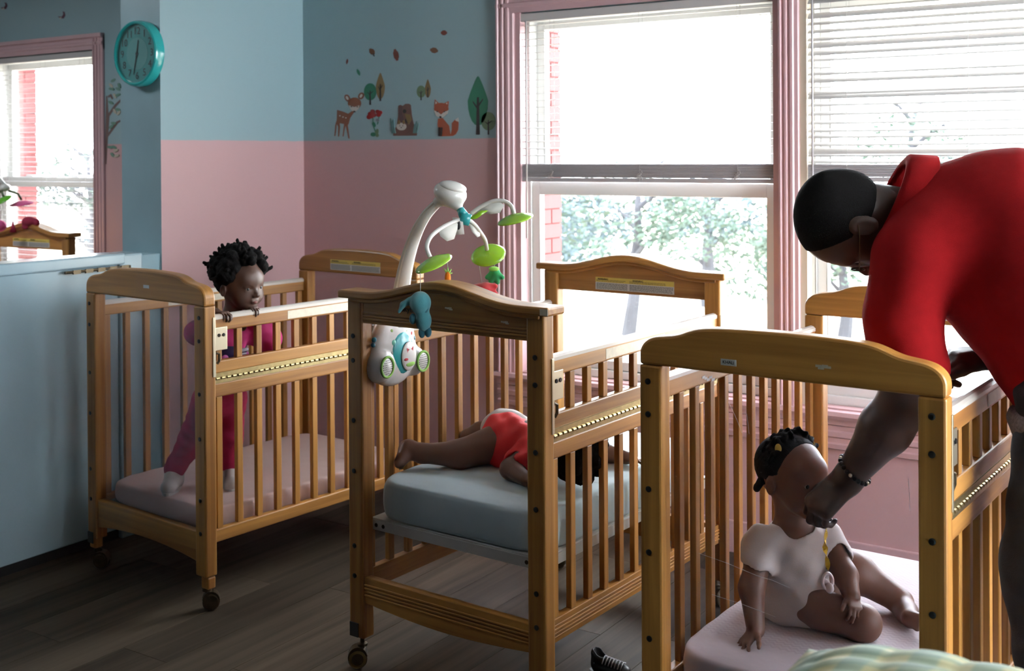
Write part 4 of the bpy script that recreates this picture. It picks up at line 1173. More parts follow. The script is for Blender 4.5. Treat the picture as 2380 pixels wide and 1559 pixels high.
# ------------------------------------------------------------------ toddler standing in the left crib
ca = empty('person', 'toddler in pink sleeves and magenta trousers standing and holding the crib rail', 'person', (-2.93, 2.60, .290))
SA = .182
FA = frame((-2.752, 2.600, .966), (.06, -.02, 1), (1, -.06, -.10), SA)
nA = V3(-2.782, 2.600, .850)
hA = head_child(FA, tuple(FA['R'].T @ (nA - FA['o']) / SA), .19)
sRa, eRa, wRa = V3(-2.815, 2.515, .812), V3(-2.795, 2.462, .825), V3(-2.735, 2.478, .886)
sLa, eLa, wLa = V3(-2.800, 2.672, .810), V3(-2.752, 2.720, .775), V3(-2.730, 2.605, .890)
pA = V3(-2.855, 2.605, .605)
armsA = chain([sRa, eRa, wRa], [.030, .026, .019]) + chain([sLa, eLa, wLa], [.030, .026, .019])
hRA = hand(wRa, (.95, .10, .12), (.2, 0, -1), (.0, 1, 0), .082, (.85, .85, .85, .85), thumb=(1.0, .5), spread=.14, fat=1.1)
hLA = hand(wLa, (.95, -.15, .10), (.2, 0, -1), (0, -1, 0), .082, (.85, .85, .85, .85), thumb=(1.0, .5), spread=.10, fat=1.1)
body_a = skin_obj('body', [(hA + [RCn(nA, .04, V3(-2.815, 2.598, .78), .06, .02)] + armsA, .0028, None), (chain([eRa, wRa], [.024, .019]) + hRA, .0017, None), (chain([eLa, wLa], [.024, .019]) + hLA, .0017, None)], M['skin_dark_child'], ca)
eyes(FA, ca, lookx=.15)
li = MB().ball(FA['p']((0, .39, -.272)), (.006, .009, .004), 12, 8)
mbo(li, 'lower_lip', M['lip'], ca)
slv = [RCn(V3(-2.835, 2.598, .72), .070, V3(-2.810, 2.594, .795), .062, .03), RCn(sRa, .040, sLa, .040, .03)] + chain([sRa, eRa, eRa * .35 + wRa * .65], [.040, .038, .028], .015) + chain([sLa, eLa, eLa * .35 + wLa * .65], [.041, .042, .028], .015)
skin_obj('long_sleeved_top', [(slv, .0035, wrinkle(.0016, 80, 120))], M['pink_jersey'], ca)
vst = [RCn(V3(-2.850, 2.605, .655), .079, V3(-2.822, 2.596, .775), .070, .03), SUB(RCn(sRa, .040, eRa, .036, .01)), SUB(RCn(sLa, .040, eLa, .038, .01)), RCn(V3(-2.812, 2.565, .81), .030, V3(-2.812, 2.63, .81), .030, .02)]
vo = skin_obj('vest', [(vst, .0035, wrinkle(.0012, 60, 90))], M['vest'], ca)
# print on the vest front (facing +x): shapes laid on the chest
for (y_, z_, a_, b_, c_) in ((2.575, .705, .026, .030, 'blue'), (2.635, .715, .014, .030, 'pink'), (2.545, .735, .016, .012, 'pink'), (2.61, .755, .022, .006, 'white'), (2.61, .742, .016, .004, 'white'), (2.60, .672, .028, .007, 'white')):
    col = {'blue': (.10, .28, .55), 'pink': (.55, .10, .35), 'white': (.55, .50, .60)}[c_]
    if 'v' + c_ not in M: M['v' + c_] = mat('vest_print_' + c_, col, .7)
    x_ = -2.846 + .078 + .18 * (z_ - .655)
    mbo(MB().ball((x_ - .35 * (y_ - 2.60) ** 2 * 12 - .001, y_, z_), (.005, a_, b_), 14, 8), 'vest_print', M['v' + c_], vo)
kRa, aRa = V3(-2.945, 2.575, .465), V3(-3.010, 2.548, .350); kLa, aLa = V3(-2.870, 2.655, .460), V3(-2.885, 2.672, .345)
trs = [RCn(pA, .070, pA + V3(.005, 0, .04), .074, .03)] + chain([V3(-2.870, 2.575, .585), kRa, aRa], [.058, .043, .034], .02) + chain([V3(-2.850, 2.640, .585), kLa, aLa], [.058, .043, .034], .02)
skin_obj('trousers', [(trs, .0035, wrinkle(.0022, 60, 100))], M['magenta'], ca)
for (a_, toe) in ((aRa, V3(-2.968, 2.488, .313)), (aLa, V3(-2.832, 2.628, .313))):
    hl = V3(a_[0], a_[1], .316); hl2 = hl - (toe - hl) * .12
    so = [RCn(hl2, .024, toe, .025, .02), RCn(hl, .027, a_ + V3(0, 0, .0), .031, .02), RCn(hl * .5 + toe * .5 + V3(0, 0, .012), .022, hl + V3(0, 0, .02), .024, .015), CUT((0, 0, .2915), (0, 0, -1))]
    s_o = skin_obj('sneaker', [(so, .0024, None)], M['white_shoe'], ca)
    dv = toe - hl; dv[2] = 0; dv /= np.linalg.norm(dv); sd = np.array([-dv[1], dv[0], 0])
    lm = MB()
    for i in range(4):
        c = hl + dv * (.018 + .011 * i) + V3(0, 0, .034 - .0055 * i + .003)
        lm.tube([c - sd * .011, c + V3(0, 0, .003), c + sd * .011], .0016, 6)
    mbo(lm, 'lace', M['slat_grey'], s_o)
    sol = MB()
    outl = []
    for t in np.linspace(0, 2 * math.pi, 25)[:-1]:
        c = (hl2 + toe) / 2 + dv * math.cos(t) * (np.linalg.norm((toe - hl2)[:2]) / 2 + .0255) + sd * math.sin(t) * .0262; outl.append((c[0], c[1]))
    sol.prism(outl, .2912, .300, axis='z'); mbo(sol, 'sole', M['white_shoe'], s_o, smooth=False)
# puffy hair
hp = [HEL(FA, (0, -.09, .12), (.40, .46, .40), .03), CUT(FA['p']((0, .20, .22)), FA['R'] @ np.array([0, 1, -.35])), CUT(FA['p']((0, .02, -.02)), FA['R'] @ np.array([0, .7, -1]))]
rr = random.Random(8); pf = []
for k in range(90):
    z = rr.uniform(.02, 1); a = rr.uniform(0, 2 * math.pi); d = np.array([math.sqrt(1 - z * z) * math.cos(a), math.sqrt(1 - z * z) * math.sin(a), z])
    b0 = np.array([0, -.09, .12]) + d * np.array([.40, .44, .42])
    if b0[1] > .22 and b0[2] < .42: continue
    if b0[2] < .10 and b0[1] > -.02: continue
    pf.append(HEL(FA, tuple(b0 + d * rr.uniform(.0, .05)), (rr.uniform(.07, .12),) * 3, .03))
for q, r_ in (((-.1, -.05, .60), .11), ((.12, -.02, .62), .10), ((-.35, -.15, .52), .09), ((.30, .12, .52), .11), ((.38, .10, .40), .10), ((.0, -.45, .46), .10), ((-.05, -.60, .30), .09), ((.0, .22, .50), .10), ((.05, .34, .44), .08), ((-.2, .2, .52), .09), ((0.42, .05, .25), .12), ((-.1, -.46, -.18), .09), ((-.15, -.52, -.26), .07)):
    pf.append(HEL(FA, q, (r_,) * 3, .03))
for k in range(130):
    z = rr.uniform(.0, 1); a = rr.uniform(0, 2 * math.pi); d = np.array([math.sqrt(1 - z * z) * math.cos(a), math.sqrt(1 - z * z) * math.sin(a), z]); b0 = np.array([0, -.09, .14]) + d * np.array([.42, .47, .46])
    if (b0[1] > .20 and b0[2] < .46) or (b0[2] < .12 and b0[1] > -.04): continue
    j = np.array([rr.uniform(-.06, .06) for _ in range(3)]); b1 = b0 + d * rr.uniform(.05, .15) + j
    pf.append(HRC(FA, tuple(b0), .040, tuple(b1), .030, .015))
skin_obj('hair', [(hp + pf, .0028, fuzz(.0020, 650))], M['hair'], ca, 0)

# ------------------------------------------------------------------ child lying in the middle crib
cb = empty('person', 'small child in a red top lying face down on the raised blue mattress', 'person', (-1.80, 2.74, .50))
bz = .508
FB = frame((-1.548, 2.632, .588), (.90, -.30, .10), (.35, .80, -.50), .176)
nB = V3(-1.640, 2.672, .562)
hB = head_child(FB, tuple(FB['R'].T @ (nB - FB['o']) / .176), .2)
legN = chain([V3(-1.835, 2.680, .562), V3(-1.900, 2.605, .540)], [.052, .038], .02) + chain([V3(-1.900, 2.605, .540), V3(-1.995, 2.558, .540)], [.037, .026], .02) + chain([V3(-1.995, 2.558, .540), V3(-2.032, 2.542, .550), V3(-2.030, 2.502, .522)], [.026, .025, .017], .012)
legF = chain([V3(-1.845, 2.775, .560), V3(-1.905, 2.855, .550)], [.052, .040], .02) + chain([V3(-1.905, 2.855, .550), V3(-1.985, 2.825, .547)], [.038, .030], .02) + chain([V3(-1.985, 2.825, .545), V3(-2.015, 2.800, .535)], [.027, .022])
armN = chain([V3(-1.690, 2.625, .560), V3(-1.712, 2.575, .533), V3(-1.640, 2.540, .525)], [.030, .027, .019])
armF = chain([V3(-1.650, 2.775, .555), V3(-1.585, 2.870, .530), V3(-1.525, 2.880, .522)], [.029, .026, .019])
hBN = hand(V3(-1.640, 2.540, .525), (.9, -.2, 0), (0, 0, -1), (.2, 1, 0), .078, (.3, .3, .3, .3), spread=.2, fat=1.15)
hBF = hand(V3(-1.525, 2.880, .522), (.9, .1, -.05), (0, 0, -1), (.1, -1, 0), .078, (.3, .35, .4, .4), spread=.2, fat=1.15)
body_b = skin_obj('body', [(hB + [RCn(nB, .04, V3(-1.74, 2.71, .57), .055, .02), RCn(V3(-1.74, 2.71, .57), .055, V3(-1.83, 2.735, .575), .062, .02)] + legN + legF + armN + armF, .0030, None), (armN[-1:] + hBN, .002, None), (armF[-1:] + hBF, .002, None)], M['skin_warm_child'], cb)
eyes(FB, cb)
tb = [RCn(V3(-1.830, 2.720, .572), .070, V3(-1.705, 2.690, .565), .062, .03), RCn(V3(-1.690, 2.635, .560), .034, V3(-1.655, 2.765, .560), .034, .03), RCn(V3(-1.692, 2.632, .560), .037, V3(-1.705, 2.600, .545), .037, .015), RCn(V3(-1.655, 2.770, .558), .036, V3(-1.628, 2.810, .545), .036, .015),
      RCn(V3(-1.855, 2.700, .548), .050, V3(-1.80, 2.680, .545), .045, .02), CUT((0, 0, .503), (0, 0, -1)), CUT((-1.878, 2.73, .57), (-1, -.1, .0), V3(-1.95, 2.73, .57), .16), SUB(RCn(V3(-1.706, 2.596, .543), .028, V3(-1.714, 2.56, .53), .031, .005))]
skin_obj('red_top', [(tb, .0035, lambda X, Y, Z: .0028 * np.sin(75 * X + 48 * Z + 2.5 * np.sin(35 * Y)) + .002 * np.sin(60 * Y - 88 * X + 50 * Z))], M['red_jersey'], cb, 2)
dp = [RCn(V3(-1.855, 2.755, .578), .066, V3(-1.830, 2.755, .578), .064, .02), RCn(V3(-1.885, 2.785, .568), .042, V3(-1.87, 2.79, .57), .045, .03), CUT((0, 0, .505), (0, 0, -1))]
skin_obj('diaper', [(dp, .0035, wrinkle(.0015, 120, 90))], M['diaper'], cb)
hq = [HEL(FB, (0, -.07, .12), (.42, .48, .42), .03), CUT(FB['p']((0, .20, .22)), FB['R'] @ np.array([0, 1, -.35])), CUT(FB['p']((0, .02, -.05)), FB['R'] @ np.array([0, .6, -1]))]
pf = []
for k in range(90):
    z = rr.uniform(-.2, 1); a = rr.uniform(0, 2 * math.pi); d = np.array([math.sqrt(1 - z * z) * math.cos(a), math.sqrt(1 - z * z) * math.sin(a), z]); b0 = np.array([0, -.07, .12]) + d * np.array([.41, .46, .41])
    if b0[1] > .20 and b0[2] < .42: continue
    pf.append(HEL(FB, tuple(b0), (rr.uniform(.06, .09),) * 3, .03))
skin_obj('hair', [(hq + pf + [CUT((0, 0, .503), (0, 0, -1))], .0030, fuzz(.0018, 520))], M['hair'], cb, 1)
DECALS = [
('leaf_decal', 'rust-red oak leaf sticker on the blue wall, highest of the drifting leaves', 'leaf sticker', 'drifting leaf stickers', [('rust', [(-2.7851,1.8601),(-2.784,1.8567),(-2.7895,1.8547),(-2.7935,1.8512),(-2.8001,1.8514),(-2.8068,1.852),(-2.8107,1.8561),(-2.8162,1.8587),(-2.815,1.862),(-2.8161,1.8654),(-2.8106,1.8674),(-2.8066,1.8709),(-2.8,1.8708),(-2.7933,1.8701),(-2.7894,1.866),(-2.784,1.8634)])]),
('leaf_decal', 'broad brown leaf sticker just below the highest rust leaf', 'leaf sticker', 'drifting leaf stickers', [('brown', [(-2.8316,1.7893),(-2.8312,1.7854),(-2.8388,1.7843),(-2.8449,1.7813),(-2.8534,1.7828),(-2.8619,1.785),(-2.8658,1.7902),(-2.8721,1.7942),(-2.8697,1.7975),(-2.8702,1.8014),(-2.8625,1.8025),(-2.8564,1.8055),(-2.8478,1.8039),(-2.8394,1.8018),(-2.8355,1.7966),(-2.8293,1.7926)])]),
('leaf_decal', 'long narrow rust leaf sticker above the space left of the tree stump', 'leaf sticker', 'drifting leaf stickers', [('rust', [(-3.0412,1.7621),(-3.0453,1.7598),(-3.0508,1.7679),(-3.0577,1.7734),(-3.0609,1.7837),(-3.0634,1.7942),(-3.0599,1.8009),(-3.059,1.8099),(-3.054,1.8087),(-3.0499,1.8109),(-3.0444,1.8028),(-3.0376,1.7973),(-3.0344,1.787),(-3.0319,1.7766),(-3.0354,1.7698),(-3.0362,1.7609)])]),
('leaf_decal', 'small brown lobed leaf sticker with a stalk, above the tall brown tree', 'leaf sticker', 'drifting leaf stickers', [('brown', [(-3.1651,1.7942),(-3.168,1.7912),(-3.1749,1.7941),(-3.1822,1.7948),(-3.1876,1.7999),(-3.1924,1.8054),(-3.1911,1.8108),(-3.1927,1.8167),(-3.1881,1.8179),(-3.1852,1.8208),(-3.1783,1.8179),(-3.171,1.8172),(-3.1656,1.8121),(-3.1608,1.8066),(-3.1621,1.8012),(-3.1605,1.7954)]),('dark', [(-3.1735,1.7972),(-3.1676,1.7982),(-3.1614,1.7861),(-3.1668,1.785)])]),
('leaf_decal', 'tiny rust leaf sticker, leftmost of the drifting leaves', 'leaf sticker', 'drifting leaf stickers', [('rust', [(-3.3178,1.7606),(-3.3199,1.7602),(-3.3202,1.7643),(-3.3216,1.7675),(-3.3206,1.7722),(-3.3193,1.7769),(-3.3164,1.7793),(-3.3141,1.7829),(-3.3124,1.7818),(-3.3103,1.7822),(-3.31,1.7781),(-3.3085,1.7749),(-3.3096,1.7702),(-3.3109,1.7655),(-3.3138,1.7631),(-3.3161,1.7595)])]),
('leaf_decal', 'small green leaf sticker above the deer', 'leaf sticker', 'drifting leaf stickers', [('green', [(-3.2448,1.7096),(-3.2468,1.7079),(-3.2512,1.7122),(-3.2559,1.7147),(-3.2594,1.7204),(-3.2624,1.7263),(-3.2615,1.7305),(-3.2625,1.7358),(-3.2594,1.7356),(-3.2575,1.7372),(-3.2531,1.733),(-3.2483,1.7304),(-3.2449,1.7247),(-3.2419,1.7189),(-3.2428,1.7147),(-3.2418,1.7094)])]),
('tree_decal', "round dark green tree sticker next to the deer's head", 'tree sticker', 'small tree stickers', [('green', [(-3.1538,1.6369),(-3.1556,1.6258),(-3.1605,1.6159),(-3.1682,1.6082),(-3.1778,1.6033),(-3.1884,1.6019),(-3.1991,1.604),(-3.2087,1.6095),(-3.2162,1.6177),(-3.2211,1.628),(-3.2227,1.6393),(-3.2209,1.6504),(-3.2158,1.6603),(-3.2081,1.6681),(-3.1984,1.6728),(-3.1878,1.6742),(-3.1772,1.672),(-3.1676,1.6665),(-3.1601,1.6583),(-3.1554,1.648)]),('dark', [(-3.1936,1.5833),(-3.1905,1.6436),(-3.1856,1.6434),(-3.1836,1.583)]),('dark', [(-3.1891,1.629),(-3.2053,1.6387),(-3.2054,1.6365),(-3.1891,1.6243)]),('dark', [(-3.1872,1.6326),(-3.1709,1.6411),(-3.1709,1.6389),(-3.1873,1.6279)])]),
('tree_decal', 'tall ochre-brown pointed tree sticker right of the dark green round tree', 'tree sticker', 'small tree stickers', [('ochre', [(-3.108,1.6594),(-3.1093,1.6424),(-3.1129,1.6271),(-3.1185,1.6151),(-3.1254,1.6075),(-3.133,1.605),(-3.1406,1.608),(-3.1474,1.6161),(-3.1527,1.6285),(-3.1561,1.6441),(-3.1572,1.6612),(-3.1513,1.6781),(-3.1449,1.6933),(-3.1393,1.7053),(-3.1351,1.713),(-3.132,1.7155),(-3.1289,1.7127),(-3.1249,1.7047),(-3.1196,1.6922),(-3.1135,1.6766)]),('dark', [(-3.138,1.5976),(-3.1349,1.6687),(-3.13,1.6685),(-3.1282,1.5973)]),('dark', [(-3.1335,1.6465),(-3.1448,1.6608),(-3.1448,1.6574),(-3.1336,1.6393)]),('dark', [(-3.1317,1.652),(-3.1202,1.6653),(-3.1202,1.662),(-3.1317,1.6448)])]),
('tree_decal', 'small pale green round tree sticker above the space between stump and fox', 'tree sticker', 'small tree stickers', [('lime', [(-2.895,1.6284),(-2.8962,1.6208),(-2.8995,1.614),(-2.9046,1.6086),(-2.9111,1.6053),(-2.9182,1.6043),(-2.9253,1.6058),(-2.9317,1.6095),(-2.9367,1.6152),(-2.94,1.6223),(-2.941,1.6301),(-2.9398,1.6377),(-2.9365,1.6446),(-2.9313,1.6499),(-2.9249,1.6532),(-2.9177,1.6542),(-2.9107,1.6527),(-2.9043,1.6489),(-2.8993,1.6432),(-2.8961,1.6362)]),('dark', [(-2.9217,1.5943),(-2.9196,1.6331),(-2.9162,1.6329),(-2.9149,1.5941)]),('dark', [(-2.9189,1.623),(-2.9295,1.6297),(-2.9295,1.6282),(-2.9189,1.6198)]),('dark', [(-2.9171,1.6255),(-2.9065,1.6313),(-2.9065,1.6298),(-2.9172,1.6222)])]),
('tree_decal', 'small ochre pointed tree sticker above the fox', 'tree sticker', 'small tree stickers', [('ochre', [(-2.8679,1.6402),(-2.8688,1.6287),(-2.8711,1.6183),(-2.8746,1.6101),(-2.879,1.6049),(-2.8838,1.6032),(-2.8886,1.6052),(-2.893,1.6107),(-2.8963,1.6191),(-2.8985,1.6297),(-2.8992,1.6414),(-2.8954,1.6529),(-2.8914,1.6632),(-2.8878,1.6714),(-2.8852,1.6766),(-2.8832,1.6784),(-2.8812,1.6765),(-2.8787,1.671),(-2.8753,1.6626),(-2.8714,1.652)]),('dark', [(-2.8872,1.604),(-2.8851,1.6465),(-2.8818,1.6464),(-2.8804,1.6038)]),('dark', [(-2.8844,1.6314),(-2.8913,1.6411),(-2.8913,1.6388),(-2.8845,1.6265)]),('dark', [(-2.8827,1.6351),(-2.8757,1.6443),(-2.8757,1.642),(-2.8827,1.6302)])]),
('tree_decal', 'large pointed green tree sticker beside the window trim', 'tree sticker', None, [('green', [(-2.5862,1.5813),(-2.5888,1.5513),(-2.596,1.5244),(-2.607,1.5031),(-2.6208,1.4895),(-2.6361,1.485),(-2.6514,1.4901),(-2.6651,1.5043),(-2.6759,1.5263),(-2.6828,1.5539),(-2.685,1.5843),(-2.6732,1.6143),(-2.6603,1.6412),(-2.6492,1.6625),(-2.6408,1.676),(-2.6345,1.6806),(-2.6283,1.6755),(-2.6203,1.6613),(-2.6095,1.6393),(-2.5973,1.6117)]),('dark', [(-2.646,1.4499),(-2.64,1.5976),(-2.6304,1.5973),(-2.6268,1.4496)]),('dark', [(-2.6363,1.5584),(-2.6601,1.5836),(-2.6601,1.5777),(-2.6364,1.5457)]),('dark', [(-2.6346,1.5681),(-2.6106,1.5918),(-2.6107,1.5859),(-2.6347,1.5554)])]),
('tree_decal', 'round lime tree sticker at the foot of the large pointed green tree', 'tree sticker', 'small tree stickers', [('lime', [(-2.5516,1.5011),(-2.5533,1.49),(-2.5583,1.48),(-2.566,1.4721),(-2.5756,1.4672),(-2.5863,1.4656),(-2.597,1.4675),(-2.6067,1.4729),(-2.6143,1.4811),(-2.6192,1.4913),(-2.6208,1.5026),(-2.619,1.5138),(-2.614,1.5239),(-2.6062,1.5317),(-2.5965,1.5367),(-2.5858,1.5382),(-2.5751,1.5361),(-2.5655,1.5307),(-2.558,1.5225),(-2.5532,1.5124)]),('dark', [(-2.59,1.4491),(-2.5878,1.5074),(-2.5842,1.5073),(-2.5829,1.449)]),('dark', [(-2.5869,1.4928),(-2.6034,1.5022),(-2.6034,1.5001),(-2.587,1.4881)]),('dark', [(-2.5853,1.4964),(-2.5687,1.5051),(-2.5688,1.503),(-2.5853,1.4917)])]),
('deer_decal', 'brown fawn sticker standing on the pink paint line', 'deer sticker', None, [('deer', [(-3.3743,1.5672),(-3.3391,1.5585),(-3.3112,1.549),(-3.2878,1.5607),(-3.2786,1.5534),(-3.2997,1.5311),(-3.3092,1.5048),(-3.3139,1.5014),(-3.3038,1.4431),(-3.3112,1.4432),(-3.3256,1.4981),(-3.3314,1.4841),(-3.3378,1.4524),(-3.3439,1.4524),(-3.3349,1.5054),(-3.3593,1.5094),(-3.3576,1.4916),(-3.3627,1.4527),(-3.3693,1.4528),(-3.3689,1.4954),(-3.3763,1.5062),(-3.3799,1.4743),(-3.3849,1.4548),(-3.391,1.4549),(-3.3849,1.5028),(-3.3762,1.5239)]),('deer', [(-3.2382,1.5909),(-3.2405,1.5823),(-3.2469,1.5749),(-3.2568,1.5696),(-3.2688,1.5669),(-3.2817,1.5672),(-3.2937,1.5706),(-3.3036,1.5765),(-3.31,1.5843),(-3.3121,1.5931),(-3.3098,1.6017),(-3.3033,1.6091),(-3.2933,1.6144),(-3.2812,1.617),(-3.2684,1.6166),(-3.2564,1.6132),(-3.2466,1.6073),(-3.2403,1.5995)]),('deer', [(-3.3021,1.621),(-3.2988,1.6131),(-3.2998,1.606),(-3.305,1.6015),(-3.313,1.601),(-3.3215,1.6045),(-3.3283,1.6111),(-3.3317,1.619),(-3.3306,1.6262),(-3.3253,1.6306),(-3.3174,1.6312),(-3.3089,1.6277)]),('deer', [(-3.2239,1.6162),(-3.2306,1.6104),(-3.2391,1.6078),(-3.2473,1.6091),(-3.2528,1.614),(-3.2542,1.621),(-3.2511,1.6285),(-3.2444,1.6342),(-3.2358,1.6368),(-3.2277,1.6355),(-3.2222,1.6306),(-3.2208,1.6236)]),('cream', [(-3.3094,1.6182),(-3.3072,1.613),(-3.308,1.6089),(-3.3115,1.6076),(-3.3165,1.6095),(-3.3209,1.6139),(-3.3232,1.6191),(-3.3224,1.6232),(-3.3189,1.6246),(-3.3139,1.6227)]),('cream', [(-3.2315,1.6196),(-3.2359,1.6157),(-3.2409,1.6143),(-3.2446,1.616),(-3.2456,1.6201),(-3.2435,1.625),(-3.239,1.6289),(-3.234,1.6303),(-3.2303,1.6286),(-3.2293,1.6245)]),('cream', [(-3.3062,1.5851),(-3.2752,1.5762),(-3.2461,1.5834),(-3.2531,1.5668),(-3.2754,1.554),(-3.2961,1.5672)]),('dark', [(-3.2689,1.5574),(-3.2701,1.5549),(-3.2734,1.5535),(-3.2774,1.5536),(-3.2806,1.5552),(-3.2818,1.5577),(-3.2806,1.5602),(-3.2773,1.5616),(-3.2733,1.5615),(-3.2701,1.5599)]),('dark', [(-3.2876,1.5783),(-3.2887,1.5763),(-3.2914,1.5756),(-3.294,1.5764),(-3.2951,1.5785),(-3.294,1.5804),(-3.2913,1.5812),(-3.2887,1.5803)]),('dark', [(-3.2544,1.5766),(-3.2555,1.5747),(-3.2581,1.5739),(-3.2607,1.5748),(-3.2618,1.5768),(-3.2607,1.5788),(-3.2581,1.5795),(-3.2555,1.5786)]),('cream', [(-3.3538,1.5412),(-3.3548,1.5394),(-3.3571,1.5387),(-3.3595,1.5395),(-3.3604,1.5413),(-3.3594,1.543),(-3.3571,1.5437),(-3.3548,1.5429)]),('cream', [(-3.336,1.5354),(-3.337,1.5337),(-3.3393,1.533),(-3.3417,1.5338),(-3.3426,1.5356),(-3.3416,1.5373),(-3.3393,1.538),(-3.337,1.5372)]),('cream', [(-3.3202,1.5315),(-3.321,1.5301),(-3.323,1.5295),(-3.325,1.5301),(-3.3258,1.5317),(-3.325,1.5331),(-3.323,1.5337),(-3.321,1.533)])]),
('flower_decal', 'red flower bunch sticker between the deer and the tree stump', 'flower sticker', None, [('green', [(-3.176,1.53),(-3.1728,1.5299),(-3.1704,1.4986),(-3.1563,1.4637),(-3.1608,1.462),(-3.1763,1.4987)]),('green', [(-3.1399,1.5395),(-3.1367,1.5395),(-3.1447,1.505),(-3.1506,1.4982),(-3.1523,1.501)]),('green', [(-3.1602,1.5029),(-3.1584,1.497),(-3.1593,1.4921),(-3.1627,1.4893),(-3.1676,1.4895),(-3.1729,1.4926),(-3.1769,1.4978),(-3.1787,1.5036),(-3.1778,1.5086),(-3.1744,1.5113),(-3.1695,1.5111),(-3.1643,1.508)]),('lime', [(-3.1446,1.4647),(-3.1488,1.4578),(-3.1545,1.4534),(-3.16,1.4526),(-3.1639,1.4558),(-3.1652,1.462),(-3.1634,1.4695),(-3.1592,1.4764),(-3.1535,1.4809),(-3.148,1.4816),(-3.1441,1.4784),(-3.1429,1.4723)]),('green', [(-3.1568,1.4585),(-3.1589,1.454),(-3.1645,1.4508),(-3.1722,1.4497),(-3.1799,1.451),(-3.1855,1.4544),(-3.1875,1.459),(-3.1854,1.4634),(-3.1797,1.4667),(-3.172,1.4678),(-3.1644,1.4664),(-3.1588,1.463)]),('lime', [(-3.142,1.4548),(-3.1432,1.451),(-3.1465,1.4483),(-3.151,1.4473),(-3.1555,1.4484),(-3.1588,1.4513),(-3.16,1.4551),(-3.1587,1.4589),(-3.1554,1.4616),(-3.1509,1.4626),(-3.1464,1.4615),(-3.1432,1.4586)]),('red', [(-3.1777,1.5439),(-3.1799,1.5383),(-3.1859,1.5349),(-3.1931,1.535),(-3.199,1.5387),(-3.2012,1.5445),(-3.1989,1.5502),(-3.193,1.5536),(-3.1857,1.5534),(-3.1798,1.5497)]),('red', [(-3.164,1.554),(-3.1663,1.5483),(-3.1722,1.545),(-3.1795,1.5451),(-3.1853,1.5488),(-3.1875,1.5546),(-3.1852,1.5603),(-3.1793,1.5636),(-3.172,1.5634),(-3.1662,1.5598)]),('red', [(-3.1687,1.535),(-3.171,1.5294),(-3.1769,1.526),(-3.1842,1.5261),(-3.19,1.5298),(-3.1922,1.5356),(-3.1899,1.5412),(-3.184,1.5446),(-3.1767,1.5445),(-3.1709,1.5408)]),('red', [(-3.1836,1.5319),(-3.1859,1.5262),(-3.1919,1.5228),(-3.1992,1.523),(-3.205,1.5267),(-3.2072,1.5324),(-3.2049,1.5381),(-3.199,1.5415),(-3.1917,1.5414),(-3.1858,1.5377)]),('red', [(-3.1565,1.5399),(-3.1588,1.5343),(-3.1647,1.5309),(-3.1719,1.5311),(-3.1778,1.5347),(-3.1799,1.5405),(-3.1776,1.5462),(-3.1717,1.5495),(-3.1645,1.5494),(-3.1587,1.5457)]),('red', [(-3.1357,1.5533),(-3.138,1.5484),(-3.1438,1.5456),(-3.1511,1.5458),(-3.1569,1.5489),(-3.1591,1.5539),(-3.1568,1.5587),(-3.1509,1.5616),(-3.1437,1.5614),(-3.1379,1.5582)]),('red', [(-3.1223,1.5495),(-3.1246,1.5447),(-3.1304,1.5418),(-3.1376,1.542),(-3.1434,1.5451),(-3.1456,1.5501),(-3.1433,1.5549),(-3.1375,1.5577),(-3.1303,1.5576),(-3.1245,1.5544)]),('red', [(-3.1282,1.5444),(-3.1305,1.5396),(-3.1363,1.5367),(-3.1435,1.5369),(-3.1493,1.5401),(-3.1515,1.545),(-3.1492,1.5498),(-3.1434,1.5527),(-3.1362,1.5525),(-3.1304,1.5494)]),('red', [(-3.1305,1.5393),(-3.1327,1.5345),(-3.1386,1.5316),(-3.1458,1.5318),(-3.1516,1.5349),(-3.1538,1.5399),(-3.1515,1.5447),(-3.1456,1.5476),(-3.1384,1.5474),(-3.1326,1.5442)]),('grey', [(-3.136,1.518),(-3.138,1.514),(-3.1429,1.5116),(-3.149,1.5117),(-3.1539,1.5143),(-3.1558,1.5184),(-3.1539,1.5225),(-3.1489,1.5249),(-3.1428,1.5247),(-3.1379,1.5221)])]),
